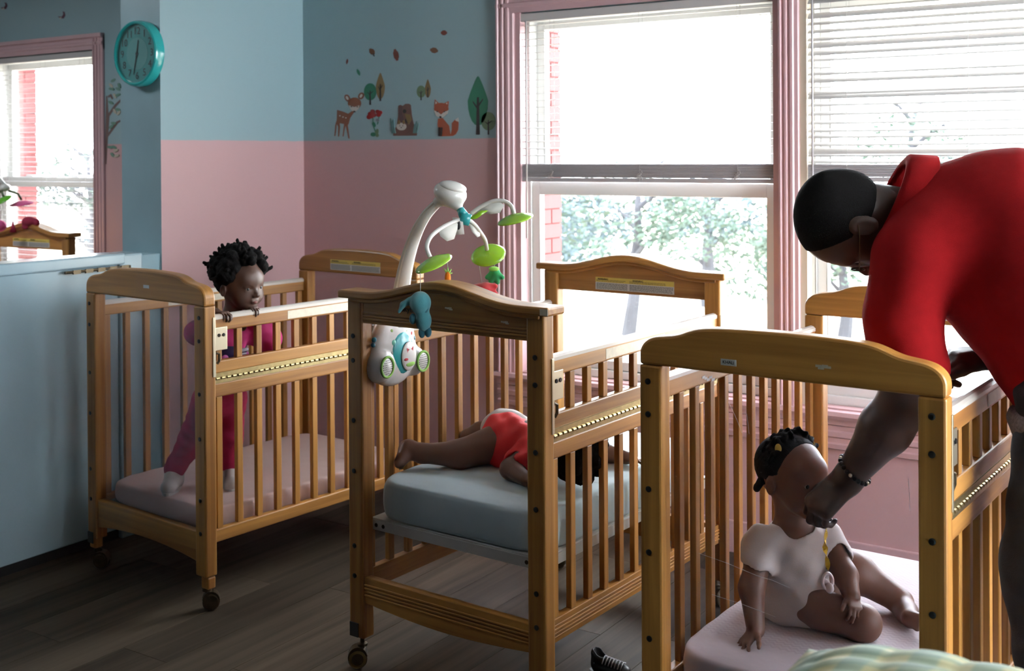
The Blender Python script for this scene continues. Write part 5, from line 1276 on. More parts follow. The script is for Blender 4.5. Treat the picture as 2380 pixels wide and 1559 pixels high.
('stump_decal', 'brown tree-stump sticker with a small white animal peeking out', 'stump sticker', None, [('stump', [(-3.0376,1.5747),(-3.0267,1.5785),(-3.0136,1.574),(-3.0005,1.5818),(-2.981,1.5819),(-2.9711,1.5762),(-2.9663,1.5354),(-2.958,1.5013),(-2.939,1.4671),(-2.9413,1.4502),(-3.0651,1.4513),(-3.0672,1.4657),(-3.0471,1.4928),(-3.0394,1.5303)]),('stumpd', [(-3.0333,1.5711),(-3.0145,1.5713),(-3.0174,1.5468),(-3.0055,1.5125),(-3.01,1.4955),(-3.0295,1.5061),(-3.0358,1.537)]),('dark', [(-2.9947,1.5513),(-2.996,1.5473),(-2.9995,1.5444),(-3.0043,1.5434),(-3.0091,1.5446),(-3.0126,1.5477),(-3.0138,1.5518),(-3.0125,1.5559),(-3.009,1.5588),(-3.0042,1.5598),(-2.9994,1.5585),(-2.996,1.5555)]),('dark', [(-2.9821,1.512),(-2.9835,1.5065),(-2.9873,1.5026),(-2.9926,1.5013),(-2.9977,1.5029),(-3.0015,1.5069),(-3.0029,1.5124),(-3.0014,1.5178),(-2.9976,1.5217),(-2.9924,1.5231),(-2.9872,1.5215),(-2.9834,1.5174)]),('ochre', [(-3.003,1.5413),(-2.9749,1.5373),(-2.9687,1.5151),(-2.9839,1.495),(-2.9967,1.5225)]),('cream', [(-2.9948,1.4884),(-2.9975,1.4817),(-3.0047,1.4763),(-3.0152,1.4735),(-3.0269,1.4737),(-3.0374,1.4769),(-3.0446,1.4825),(-3.0472,1.4894),(-3.0445,1.4962),(-3.0372,1.5015),(-3.0266,1.5043),(-3.015,1.5041),(-3.0045,1.5008),(-2.9974,1.4953)]),('ochre', [(-3.0265,1.5061),(-3.0283,1.4998),(-3.0326,1.4973),(-3.037,1.5),(-3.0387,1.5063),(-3.0368,1.5126),(-3.0325,1.5151),(-3.0282,1.5124)]),('ochre', [(-3.0029,1.5063),(-3.0048,1.5),(-3.0091,1.4975),(-3.0134,1.5002),(-3.0151,1.5065),(-3.0133,1.5128),(-3.0089,1.5153),(-3.0047,1.5126)]),('dark', [(-3.0257,1.4917),(-3.0265,1.4903),(-3.0283,1.4897),(-3.0302,1.4904),(-3.0309,1.4918),(-3.0302,1.4933),(-3.0283,1.4938),(-3.0265,1.4932)]),('dark', [(-3.01,1.4914),(-3.0108,1.49),(-3.0126,1.4894),(-3.0145,1.4901),(-3.0152,1.4915),(-3.0145,1.493),(-3.0126,1.4935),(-3.0108,1.4929)]),('dark', [(-3.017,1.4847),(-3.0181,1.4833),(-3.0205,1.4828),(-3.023,1.4834),(-3.024,1.4849),(-3.023,1.4863),(-3.0205,1.4868),(-3.018,1.4862)]),('teal', [(-3.0703,1.4624),(-3.0795,1.5209),(-3.0755,1.526),(-3.0633,1.4623)]),('teal', [(-3.0637,1.4623),(-3.0641,1.5164),(-3.0601,1.5215),(-3.0566,1.4622)]),('teal', [(-3.0571,1.4622),(-3.0685,1.5124),(-3.0645,1.5175),(-3.0501,1.4621)]),('teal', [(-2.9549,1.4606),(-2.9447,1.5057),(-2.9408,1.5107),(-2.9481,1.4605)]),('teal', [(-2.9485,1.4605),(-2.9447,1.5017),(-2.9408,1.5067),(-2.9416,1.4604)]),('teal', [(-2.9442,1.4604),(-2.9319,1.4974),(-2.928,1.5024),(-2.9374,1.4603)]),('teal', [(-2.9592,1.4606),(-2.9525,1.4937),(-2.9486,1.4987),(-2.9524,1.4605)])]),
('fox_decal', 'orange fox sticker sitting upright near the window', 'fox sticker', None, [('fox', [(-2.8329,1.5171),(-2.8099,1.5199),(-2.7976,1.508),(-2.7771,1.4877),(-2.7712,1.4577),(-2.7692,1.4461),(-2.823,1.4459),(-2.8322,1.4487),(-2.8291,1.4686),(-2.836,1.4921)]),('fox', [(-2.7713,1.4478),(-2.7641,1.4709),(-2.7639,1.4974),(-2.7482,1.5119),(-2.7318,1.5182),(-2.7299,1.4934),(-2.7322,1.4703),(-2.7446,1.4524),(-2.761,1.446)]),('cream', [(-2.7482,1.5103),(-2.7318,1.5198),(-2.729,1.5026),(-2.74,1.5051)]),('fox', [(-2.7794,1.5557),(-2.7817,1.5476),(-2.7881,1.5406),(-2.7978,1.5355),(-2.8097,1.5329),(-2.8224,1.5332),(-2.8344,1.5364),(-2.8441,1.542),(-2.8505,1.5494),(-2.8526,1.5577),(-2.8503,1.5659),(-2.8439,1.5729),(-2.834,1.578),(-2.822,1.5805),(-2.8093,1.5801),(-2.7974,1.5769),(-2.7878,1.5713),(-2.7816,1.564)]),('fox', [(-2.8513,1.566),(-2.8477,1.596),(-2.8302,1.5821),(-2.8262,1.572)]),('fox', [(-2.7806,1.5641),(-2.7784,1.5865),(-2.797,1.5795),(-2.8033,1.5713)]),('cream', [(-2.8449,1.5759),(-2.8436,1.5885),(-2.8344,1.5802)]),('cream', [(-2.7847,1.5735),(-2.7833,1.5814),(-2.7929,1.5777)]),('cream', [(-2.8514,1.551),(-2.8306,1.5438),(-2.8161,1.5334),(-2.8015,1.543),(-2.7807,1.5491),(-2.785,1.536),(-2.8037,1.5231),(-2.8203,1.5202),(-2.8411,1.529)]),('dark', [(-2.8132,1.5233),(-2.8144,1.521),(-2.8173,1.5196),(-2.8209,1.5197),(-2.8238,1.5212),(-2.8249,1.5236),(-2.8238,1.5259),(-2.8208,1.5273),(-2.8172,1.5272),(-2.8143,1.5257)]),('dark', [(-2.8314,1.5454),(-2.8324,1.5436),(-2.8347,1.5429),(-2.8371,1.5437),(-2.8381,1.5456),(-2.8371,1.5475),(-2.8347,1.5482),(-2.8323,1.5474)]),('dark', [(-2.7961,1.5445),(-2.797,1.5427),(-2.7994,1.542),(-2.8017,1.5428),(-2.8027,1.5447),(-2.8017,1.5466),(-2.7993,1.5473),(-2.797,1.5464)]),('dark', [(-2.8302,1.482),(-2.8227,1.4819),(-2.8247,1.4466),(-2.8314,1.4466)]),('dark', [(-2.8177,1.4818),(-2.8103,1.4816),(-2.8139,1.4464),(-2.8205,1.4465)])]),
('branch_decal', 'pale green leafy tree sticker in the gap between far left window and clock pillar', 'branch sticker', None, [('bark', [(-4.9282,1.3348),(-4.9175,1.3347),(-4.9023,1.472),(-4.8246,1.539),(-4.8075,1.5455),(-4.8074,1.5557),(-4.8377,1.5478),(-4.8994,1.4934),(-4.8903,1.5746),(-4.8367,1.6245),(-4.8062,1.644),(-4.806,1.6576),(-4.8497,1.6334),(-4.8981,1.5902),(-4.9049,1.6779),(-4.9156,1.6782)]),('bark', [(-4.9022,1.6778),(-4.8755,1.6871),(-4.8599,1.6636),(-4.8706,1.6579),(-4.8823,1.6728),(-4.897,1.6673)]),('cream2', [(-4.8603,1.7178),(-4.8661,1.717),(-4.8743,1.7191),(-4.8826,1.7237),(-4.889,1.7295),(-4.8915,1.7349),(-4.8896,1.7385),(-4.8838,1.7394),(-4.8756,1.7372),(-4.8673,1.7326),(-4.861,1.7269),(-4.8585,1.7214)]),('sage', [(-4.8412,1.7601),(-4.8406,1.7563),(-4.8449,1.7516),(-4.8528,1.7473),(-4.8624,1.7446),(-4.871,1.7441),(-4.8763,1.7461),(-4.8769,1.75),(-4.8726,1.7547),(-4.8646,1.759),(-4.8551,1.7617),(-4.8465,1.7621)]),('sage', [(-4.8041,1.702),(-4.8091,1.7),(-4.8177,1.7005),(-4.8275,1.7034),(-4.836,1.7077),(-4.8409,1.7125),(-4.8408,1.7164),(-4.8358,1.7183),(-4.8271,1.7178),(-4.8173,1.7149),(-4.8088,1.7106),(-4.804,1.7058)]),('cream2', [(-4.8353,1.6641),(-4.8413,1.664),(-4.8486,1.6671),(-4.8555,1.6725),(-4.8599,1.6789),(-4.8608,1.6845),(-4.8578,1.6878),(-4.8518,1.6879),(-4.8444,1.6848),(-4.8376,1.6793),(-4.8332,1.6729),(-4.8323,1.6674)]),('sage', [(-4.8034,1.684),(-4.804,1.6802),(-4.8096,1.6762),(-4.8188,1.673),(-4.829,1.6715),(-4.8376,1.6721),(-4.8422,1.6747),(-4.8416,1.6786),(-4.836,1.6826),(-4.8268,1.6858),(-4.8166,1.6873),(-4.808,1.6866)]),('sage', [(-4.8037,1.6025),(-4.808,1.5999),(-4.8165,1.5993),(-4.8269,1.6007),(-4.8365,1.6038),(-4.8427,1.6078),(-4.8438,1.6117),(-4.8395,1.6143),(-4.831,1.6149),(-4.8205,1.6135),(-4.811,1.6104),(-4.8048,1.6064)]),('cream2', [(-4.8381,1.5868),(-4.8441,1.587),(-4.851,1.5905),(-4.857,1.5963),(-4.8605,1.6029),(-4.8604,1.6085),(-4.857,1.6116),(-4.851,1.6114),(-4.8441,1.6079),(-4.8381,1.602),(-4.8347,1.5955),(-4.8347,1.5899)]),('sage', [(-4.8369,1.5366),(-4.8408,1.5337),(-4.8491,1.5324),(-4.8598,1.533),(-4.8698,1.5355),(-4.8766,1.5391),(-4.8783,1.5428),(-4.8744,1.5457),(-4.866,1.547),(-4.8554,1.5463),(-4.8454,1.5439),(-4.8386,1.5403)]),('sage', [(-4.8587,1.5314),(-4.8575,1.5276),(-4.861,1.5225),(-4.8683,1.5176),(-4.8773,1.514),(-4.8858,1.5129),(-4.8914,1.5144),(-4.8926,1.5182),(-4.8891,1.5233),(-4.8818,1.5283),(-4.8727,1.5318),(-4.8643,1.533)]),('cream2', [(-4.8042,1.6002),(-4.8019,1.5966),(-4.8037,1.5912),(-4.8092,1.5855),(-4.8169,1.5809),(-4.8247,1.5787),(-4.8306,1.5796),(-4.8329,1.5832),(-4.8311,1.5886),(-4.8256,1.5943),(-4.8179,1.5989),(-4.8101,1.6011)]),('sage', [(-4.8576,1.6356),(-4.8626,1.6336),(-4.8713,1.6341),(-4.8813,1.6368),(-4.8899,1.6412),(-4.8948,1.6459),(-4.8947,1.6498),(-4.8896,1.6518),(-4.8809,1.6513),(-4.8709,1.6485),(-4.8624,1.6442),(-4.8575,1.6395)]),('sage', [(-4.8358,1.4146),(-4.8405,1.4122),(-4.8491,1.4119),(-4.8594,1.4138),(-4.8686,1.4174),(-4.8741,1.4217),(-4.8746,1.4256),(-4.8699,1.428),(-4.8613,1.4283),(-4.851,1.4264),(-4.8419,1.4228),(-4.8363,1.4185)]),('cream2', [(-4.821,1.4093),(-4.821,1.4054),(-4.826,1.4009),(-4.8346,1.3969),(-4.8446,1.3945),(-4.8532,1.3943),(-4.8582,1.3965),(-4.8582,1.4004),(-4.8532,1.4049),(-4.8446,1.4089),(-4.8346,1.4113),(-4.826,1.4115)]),('sage', [(-4.8533,1.371),(-4.8592,1.3703),(-4.867,1.3727),(-4.8747,1.3775),(-4.8801,1.3835),(-4.8818,1.389),(-4.8793,1.3925),(-4.8734,1.3932),(-4.8656,1.3908),(-4.8579,1.3859),(-4.8526,1.38),(-4.8508,1.3745)]),('sage', [(-4.8649,1.4175),(-4.8688,1.4145),(-4.8772,1.4131),(-4.8879,1.4137),(-4.898,1.416),(-4.9048,1.4195),(-4.9065,1.4233),(-4.9026,1.4262),(-4.8942,1.4276),(-4.8835,1.4271),(-4.8734,1.4247),(-4.8666,1.4212)]),('cream2', [(-4.8132,1.3812),(-4.8144,1.3774),(-4.8206,1.3736),(-4.8303,1.3708),(-4.8408,1.3697),(-4.8493,1.3706),(-4.8535,1.3734),(-4.8524,1.3772),(-4.8461,1.381),(-4.8364,1.3838),(-4.8259,1.3849),(-4.8174,1.384)]),('sage', [(-4.8479,1.7074),(-4.8517,1.7045),(-4.8601,1.7034),(-4.8708,1.7042),(-4.8808,1.7068),(-4.8877,1.7105),(-4.8893,1.7143),(-4.8855,1.7172),(-4.877,1.7183),(-4.8664,1.7174),(-4.8563,1.7148),(-4.8495,1.7111)]),('sage', [(-4.8016,1.7127),(-4.8075,1.7134),(-4.8138,1.7174),(-4.8189,1.7236),(-4.8213,1.7303),(-4.8204,1.7358),(-4.8165,1.7386),(-4.8106,1.7379),(-4.8043,1.7339),(-4.7993,1.7277),(-4.7969,1.721),(-4.7977,1.7155)])]),
('bird_decal', 'small dark bird sticker high above the far left window, nearer the clock', 'bird sticker', 'bird stickers', [('plum', [(-5.3006,2.1035),(-5.2807,2.0915),(-5.2521,2.0895),(-5.2377,2.1026),(-5.2431,2.1225),(-5.2601,2.1272),(-5.2547,2.1127),(-5.2662,2.1011)]),('cream2', [(-5.2906,2.0957),(-5.2748,2.0999),(-5.2663,2.094),(-5.2807,2.0879)])]),
('bird_decal', 'small dark bird sticker at the upper left corner above the far left window', 'bird sticker', 'bird stickers', [('plum', [(-5.801,2.1872),(-5.7792,2.1745),(-5.7511,2.1761),(-5.7384,2.1918),(-5.7475,2.2091),(-5.7661,2.2124),(-5.757,2.1969),(-5.7696,2.1868)]),('cream2', [(-5.7917,2.1791),(-5.7728,2.1851),(-5.7636,2.177),(-5.7792,2.1726)])]),
]
# ------------------------------------------------------------------ wall stickers
DC = dict(rust=(.17, .045, .03), brown=(.15, .065, .03), green=(.03, .17, .10), lime=(.13, .20, .11), ochre=(.20, .13, .05), dark=(.035, .025, .025), deer=(.20, .07, .035), cream=(.50, .46, .42), red=(.28, .02, .02),
          stump=(.15, .075, .06), stumpd=(.11, .06, .06), fox=(.32, .075, .035), teal=(.10, .20, .20), grey=(.18, .22, .24), bark=(.16, .10, .09), sage=(.13, .25, .19), cream2=(.42, .38, .30), plum=(.10, .03, .05))
for k, c in DC.items(): M['decal_' + k] = mat('sticker_' + k, c, .5)
for name, label, cat, group, shapes in DECALS:
    ax = sum(p[0] for p in shapes[0][1]) / len(shapes[0][1]); az = sum(p[1] for p in shapes[0][1]) / len(shapes[0][1])
    mats = []; mbk = MB()
    for i, (c, pts) in enumerate(shapes):
        if c not in mats: mats.append(c)
        a = sum(pts[k][0] * pts[(k + 1) % len(pts)][1] - pts[(k + 1) % len(pts)][0] * pts[k][1] for k in range(len(pts)))
        if a < 0: pts = pts[::-1]
        mbk.prism([(x - ax, z - az) for x, z in pts], -.0004 - .00025 * (i + 1), 0, m=mats.index(c))
    o = mbk.build(name, [M['decal_' + c] for c in mats]); o.location = (ax, YW, az)
    tag(o, label, cat, group)

# ------------------------------------------------------------------ wall clock
M['teal_gloss'] = mat('teal_clock_rim', (.02, .36, .36), .18, coat=.6)
M['teal_face'] = mat('teal_clock_face', (.06, .46, .46), .5)
clk = empty('wall_clock', 'round teal wall clock on the end of the blue pillar', 'clock', (-3.668, 2.97, 1.768))
R_ = .128
MB().lathe([(R_ - .004, 0), (R_, -.004), (R_, -.030), (R_ - .004, -.040), (R_ - .010, -.043), (R_ - .015, -.040), (R_ - .016, -.030), (R_ - .016, -.012)], axis='y', n=56).build('rim', M['teal_gloss'], clk, smooth=True, auto=.7)
MB().lathe([(R_ - .010, -.004), (R_ - .012, -.0285)], axis='y', n=48).build('dial', M['teal_face'], clk)
M['dial_light'] = mat('pale_teal_dial', (.16, .55, .55), .5)
MB().lathe([(.062, -.028), (.062, -.0292)], axis='y', n=40).build('dial_centre', M['dial_light'], clk)
for h in range(1, 13):
    a = math.pi / 2 - h * math.pi / 6
    text_obj('numeral', str(h), .040, M['ink'], clk, Matrix.Translation((.086 * math.cos(a), -.0298, .086 * math.sin(a))) @ Matrix.Rotation(math.pi / 2, 4, 'X'))
def hand_(nm, a, L_, w_):
    m = MB().prism([(-w_, -.018), (w_, -.018), (w_ * .5, L_), (-w_ * .5, L_)], -.0315, -.0305)
    m.xf(Matrix.Rotation(a, 4, 'Y')); m.build(nm, M['ink'], clk)
hand_('hour_hand', .18, .052, .004); hand_('minute_hand', 3.38, .082, .003)
MB().lathe([(.007, -.0290), (.006, -.0325)], axis='y', n=16).build('hand_hub', M['ink'], clk)
MB().lathe([(R_ - .0165, -.036), (R_ - .0165, -.0372)], axis='y', n=48).build('cover_glass', clear('clock_glass', gloss=.03), clk)

# ------------------------------------------------------------------ crib mobile with music box (middle crib)
M['shell'] = mat('glossy_white_plastic', (.66, .64, .60), .22, coat=.4)
M['shell_beige'] = mat('warm_white_strip', (.50, .45, .38), .35)  # beige strip along the mobile's white arm
M['aqua'] = mat('aqua_plastic', (.03, .38, .40), .25, coat=.3)
M['leaf_green'] = mat('lime_green_plastic', (.30, .55, .02), .25, coat=.4, sub=.1)
M['dark_teal'] = mat('dark_teal_felt', (.015, .11, .15), .9, sheen=.4)
M['teal_felt'] = mat('teal_plush', (.06, .24, .27), .95, sheen=.5, bump=.3, bscale=500)
M['orange'] = mat('orange_plush', (.75, .20, .01), .9); M['red_plush'] = mat('red_plush', (.50, .02, .03), .9, sheen=.3)
M['green_plush'] = mat('green_plush', (.02, .30, .10), .9, sheen=.3); M['pale_green'] = mat('pale_green_plush', (.30, .55, .12), .9)
M['petal'] = mat('spotted_white_fabric', (.55, .54, .50), .8)
mob = empty('crib_mobile', 'white musical mobile with lime leaves clamped inside the middle crib', 'mobile', (-2.01, 2.48, .84))
XB = -2.030
bx = [EL((XB, 2.475, .845), (.034, .092, .090), None, .01), EL((XB, 2.470, .800), (.036, .085, .060)), EL((XB + .006, 2.405, .803), (.038, .040, .044), None, .012), EL((XB + .006, 2.553, .797), (.036, .040, .042), None, .012), EL((XB, 2.48, .905), (.026, .068, .040), None, .02)]
box = skin_obj('music_box', [(bx, .003, None)], M['shell'], mob)
def disc(c, n, a, b, th, up=(0, 0, 1)):
    """domed disc mesh: centre c, normal n, half-axes a (sideways) and b (up)"""
    n = np.array(n, float); n /= np.linalg.norm(n); u = np.array(up, float); u -= n * (u @ n); u /= np.linalg.norm(u); s_ = np.cross(u, n)
    m = MB(); c = np.array(c, float)
    R3 = Matrix((tuple(s_), tuple(u), tuple(n))).transposed()
    return m.ball(c, (a, b, th), 24, 10, rot=R3)
fx = XB + .042
mbo(disc((XB + .029, 2.480, .833), (1, 0, .02), .046, .060, .012), 'aqua_panel', M['aqua'], mob)
mbo(disc((fx, 2.493, .822), (1, 0, 0), .032, .040, .006), 'picture_dial', M['shell'], mob)
mbo(MB().add([(fx + .0052, 2.493, .838), (fx + .0052, 2.478, .846), (fx + .0052, 2.480, .830), (fx + .0052, 2.506, .848), (fx + .0052, 2.504, .832)], [(0, 1, 2), (0, 3, 4)]).ball((fx + .0045, 2.476, .815), (.002, .010, .004), 10, 6), 'butterfly_picture', M['red_plush'], mob)
mbo(MB().ball((fx + .0035, 2.495, .800), (.0035, .020, .007), 14, 8), 'meadow_picture', M['pale_green'], mob)
for (y, z, r, c) in ((2.438, .895, .012, 'green'), (2.470, .881, .009, 'green'), (2.498, .889, .010, 'green'), (2.524, .879, .008, 'red'), (2.543, .862, .008, 'teal'), (2.385, .878, .007, 'teal2'), (2.381, .864, .006, 'teal2'), (2.443, .863, .011, 'mint'), (2.434, .836, .009, 'grey')):
    if 'bt_' + c not in M: M['bt_' + c] = mat('button_' + c, dict(green=(.22, .38, .05), red=(.55, .03, .03), teal=(.02, .22, .25), teal2=(.03, .20, .25), mint=(.12, .42, .30), grey=(.30, .30, .28))[c], .3)
    d2 = ((y - 2.475) / .088) ** 2 + ((z - .845) / .095) ** 2
    xx = XB + .031 * math.sqrt(max(.12, 1 - d2))
    mbo(disc((xx - .001, y, z), (1, 1.5 * (y - 2.475) / .09 * .5, .9 * (z - .85)), r, r, .006), 'button', M['bt_' + c], mob)
for (y, z) in ((2.402, .805), (2.557, .798)):
    xx = XB + .006 + .038
    m = MB(); ringc = [(xx - .003, y + .025 * math.cos(t), z + .027 * math.sin(t)) for t in np.linspace(0, 2 * math.pi, 29)]
    m.tube(ringc, .0035, 8, cap=False); rg = mbo(m, 'speaker_ring', M['pale_green'], mob)
    m = disc((xx - .005, y, z), (1, 0, 0), .024, .026, .004)
    sp = mbo(m, 'speaker_grille', M['shell'], mob)
    dm = MB()
    for i in range(-3, 4):
        for j in range(-3, 4):
            if i * i + j * j <= 10: dm.ball((xx - .0012 - .00022 * (i * i + j * j) * .4, y + i * .0058, z + j * .0058), .0013, 6, 4)
    mbo(dm, 'grille_holes', M['ink'], sp)
MBc = MB().box(-2.075, -2.030, 2.44, 2.53, .892, .905).box(-2.085, -2.072, 2.44, 2.53, .80, .905); mbo(MBc, 'clamp', M['shell'], mob, smooth=False)
def sp_path(P_, n=5):
    P_ = [np.array(q, float) for q in P_]; out = []
    for i in range(len(P_) - 1):
        a, b, c, d = P_[max(i - 1, 0)], P_[i], P_[i + 1], P_[min(i + 2, len(P_) - 1)]
        for k in range(n):
            t = k / n; out.append(.5 * (2 * b + (c - a) * t + (2 * a - 5 * b + 4 * c - d) * t * t + (3 * b - a - 3 * c + d) * t ** 3))
    return out + [P_[-1]]
# curved arm, flattened section
ap = [(-2.012, 2.482, .90), (-2.014, 2.488, .96), (-2.008, 2.494, 1.02), (-1.991, 2.496, 1.09), (-1.966, 2.499, 1.155), (-1.937, 2.505, 1.205), (-1.905, 2.513, 1.238), (-1.880, 2.514, 1.255)]
ar = [.024, .0225, .021, .0185, .0165, .0145, .0125, .012]
ar_ = list(np.interp(np.linspace(0, 7, 36), range(8), ar)); ap_ = sp_path(ap)
mbo(MB().tube(ap_, ar_, 18), 'curved_arm', M['shell'], mob)
mbo(MB().tube([(p[0] - .30 * r, p[1] - .72 * r, p[2] + .05 * r) for p, r in zip(ap_, ar_)], [r * .42 for r in ar_], 10), 'arm_strip', M['shell_beige'], mob)
dome = [EL((-1.860, 2.514, 1.268), (.046, .045, .030), frame((0, 0, 0), (.35, 0, 1), (0, 1, 0), 1)['R'], .01), RCn((-1.850, 2.514, 1.248), .022, (-1.826, 2.515, 1.222), .007, .015), RCn((-1.90, 2.513, 1.243), .015, (-1.87, 2.514, 1.256), .02, .015)]
skin_obj('motor_housing', [(dome, .0028, None)], M['shell'], mob)
cap_ = disc((-1.851, 2.514, 1.285), (.30, 0, 1), .038, .038, .014, up=(0, 1, 0)); mbo(cap_, 'housing_cap', M['shell'], mob)
mbo(MB().tube([(-1.828, 2.515, 1.226), (-1.816, 2.515, 1.208)], [.010, .014], 16).tube([(-1.822, 2.510, 1.203), (-1.800, 2.522, 1.196)], [.018, .016], 16), 'hub', M['aqua'], mob)
arms_ = [[(-1.800, 2.526, 1.214), (-1.778, 2.540, 1.232), (-1.752, 2.557, 1.246), (-1.728, 2.573, 1.247), (-1.711, 2.584, 1.234), (-1.704, 2.589, 1.212)],
         [(-1.806, 2.521, 1.198), (-1.802, 2.545, 1.182), (-1.803, 2.575, 1.158), (-1.810, 2.605, 1.136), (-1.818, 2.625, 1.110)],
         [(-1.820, 2.500, 1.198), (-1.818, 2.45, 1.190), (-1.815, 2.398, 1.176), (-1.812, 2.362, 1.160), (-1.808, 2.342, 1.137), (-1.800, 2.345, 1.112)]]
for a in arms_: mbo(MB().tube(sp_path(a), .0056, 12), 'hanger_arm', M['shell'], mob)
# leaf shaped pads
def pad(c, n, e0, e1, wd):
    c, e0, e1 = map(lambda q: np.array(q, float), (c, e0, e1)); ax_ = (e1 - e0); L_ = np.linalg.norm(ax_) / 2; ax_ /= np.linalg.norm(ax_)
    n = np.array(n, float); n -= ax_ * (n @ ax_); n /= np.linalg.norm(n); s_ = np.cross(n, ax_)
    m = MB(); vs = []; NR, NK = 6, 28
    for lay in (0, 1):
        for i in range(NR + 1):
            r = i / NR
            for k in range(NK):
                t = 2 * math.pi * k / NK
                a, b = math.cos(t), math.sin(t)
                px = L_ * r * (abs(a) ** .9 * (1 if a > 0 else -1)); py = wd * r * b * (1 - .18 * abs(a) ** 3)
                h = .014 * (1 - r * r) - .0022 * lay + (.0006 * math.cos(8 * math.pi * px / L_) if lay == 0 else 0)
                vs.append(c + ax_ * px + s_ * py + n * h)
    fs = []
    for lay in (0, 1):
        o_ = lay * (NR + 1) * NK
        for i in range(NR):
            for k in range(NK):
                q = [o_ + i * NK + k, o_ + i * NK + (k + 1) % NK, o_ + (i + 1) * NK + (k + 1) % NK, o_ + (i + 1) * NK + k]
                fs.append(tuple(q if lay else q[::-1]))
    for k in range(NK): fs.append((NR * NK + k, NR * NK + (k + 1) % NK, (NR + 1) * NK + NR * NK + (k + 1) % NK, (NR + 1) * NK + NR * NK + k))
    m.add(vs, fs); return m
mbo(pad((-1.701, 2.590, 1.198), (-.10, -.55, .85), (-1.709, 2.535, 1.186), (-1.693, 2.645, 1.212), .042), 'leaf_pad', M['leaf_green'], mob)
mbo(pad((-1.818, 2.632, 1.095), (.30, -.65, .75), (-1.850, 2.598, 1.083), (-1.786, 2.668, 1.111), .040), 'leaf_pad', M['leaf_green'], mob)
mbo(pad((-1.792, 2.350, 1.096), (-.1, -.30, 1), (-1.794, 2.293, 1.075), (-1.790, 2.407, 1.115), .040), 'leaf_pad', M['leaf_green'], mob)
# fabric petals under the hub
def cloth(pts, mt, nm='fabric_petal'):
    pts = [np.array(p, float) for p in pts]; m = MB(); n = len(pts); c = sum(pts) / n; c[2] -= .006
    off_ = np.array([.0006, -.0006, .0])
    vs = pts + [c] + [p + off_ for p in pts] + [c + off_]
    m.add(vs, [(i, (i + 1) % n, n) for i in range(n)] + [(n + 1 + (i + 1) % n, n + 1 + i, 2 * n + 1) for i in range(n)] + [(i, n + 1 + i, n + 1 + (i + 1) % n, (i + 1) % n) for i in range(n)])
    return mbo(m, nm, mt, mob)
cloth([(-1.822, 2.497, 1.200), (-1.818, 2.45, 1.192), (-1.815, 2.40, 1.176), (-1.812, 2.405, 1.160), (-1.809, 2.43, 1.146), (-1.808, 2.46, 1.150), (-1.812, 2.480, 1.175)], M['petal'])
cloth([(-1.795, 2.530, 1.216), (-1.770, 2.545, 1.238), (-1.738, 2.566, 1.247), (-1.725, 2.574, 1.235), (-1.735, 2.566, 1.215), (-1.755, 2.553, 1.212), (-1.775, 2.540, 1.218)], M['petal'])
cloth([(-1.808, 2.520, 1.195), (-1.803, 2.540, 1.186), (-1.803, 2.570, 1.165), (-1.795, 2.560, 1.152), (-1.790, 2.540, 1.150), (-1.795, 2.522, 1.165)], M['petal'])
cloth([(-1.832, 2.485, 1.205), (-1.810, 2.500, 1.203), (-1.806, 2.503, 1.160), (-1.826, 2.488, 1.158)], M['petal'], 'fabric_tag')
mbo(disc((-1.8165, 2.4905, 1.184), (.55, -.83, 0), .0065, .012, .0025), 'tag_mark', M['ink'], mob)
cloth([(-1.806, 2.512, 1.198), (-1.785, 2.530, 1.200), (-1.760, 2.548, 1.222), (-1.775, 2.538, 1.222)], M['leaf_green'], 'green_bow')
# hanging toys
def string(a, b, par): mbo(MB().tube([a, b], .0009, 5), 'string', M['petal'], par)
string((-1.790, 2.292, 1.076), (-1.789, 2.291, 1.024), mob)
el = [EL((-1.790, 2.291, 1.002), (.027, .027, .029), None, .01), EL((-1.783, 2.295, .958), (.020, .020, .027), None, .012)] + chain([(-1.812, 2.277, 1.008), (-1.826, 2.268, .998), (-1.834, 2.262, .980)], [.009, .007, .004], .006)
e_ = skin_obj('plush_elephant', [(el, .0022, None)], M['teal_felt'], mob, 1)
mbo(disc((-1.777, 2.285, 1.000), (.7, -.7, .1), .016, .026, .006), 'plush_ear', M['dark_teal'], e_)
for q in ((-1.806, 2.281, .962), (-1.787, 2.293, .928), (-1.773, 2.300, .930)): mbo(MB().ball(q, (.009, .009, .014), 10, 8), 'plush_leg', M['dark_teal'], e_)
string((-1.793, 2.407, 1.110), (-1.792, 2.410, 1.072), mob)
c_o = mbo(MB().ball((-1.792, 2.409, 1.053), (.008, .008, .018), 12, 8), 'plush_carrot', M['orange'], mob)
lf = MB()
for dx, dz in ((-.010, .012), (.010, .010), (.0, .016), (.012, .0), (-.006, .004)): lf.tube([(-1.792, 2.409, 1.064), (-1.792 + dx * .83, 2.409 + dx * .55, 1.066 + dz)], [.004, .001], 6)
mbo(lf, 'carrot_leaves', M['pale_green'], c_o)
string((-1.840, 2.615, 1.083), (-1.845, 2.638, 1.016), mob)
rd = [EL((-1.842, 2.640, .998), (.026, .026, .018), None, .01), RCn((-1.835, 2.645, 1.005), .012, (-1.815, 2.658, 1.006), .008, .008), RCn((-1.825, 2.652, .995), .010, (-1.812, 2.660, .985), .006, .008), RCn((-1.855, 2.632, 1.0), .012, (-1.870, 2.622, 1.006), .006, .008)]
r_o = skin_obj('plush_bird', [(rd, .0022, None)], M['red_plush'], mob, 1)
mbo(MB().ball((-1.856, 2.615, 1.006), (.007, .007, .006), 10, 8), 'plush_beak', M['cream'] if 'cream' in M else M['petal'], r_o)
string((-1.826, 2.676, 1.108), (-1.827, 2.674, 1.056), mob)
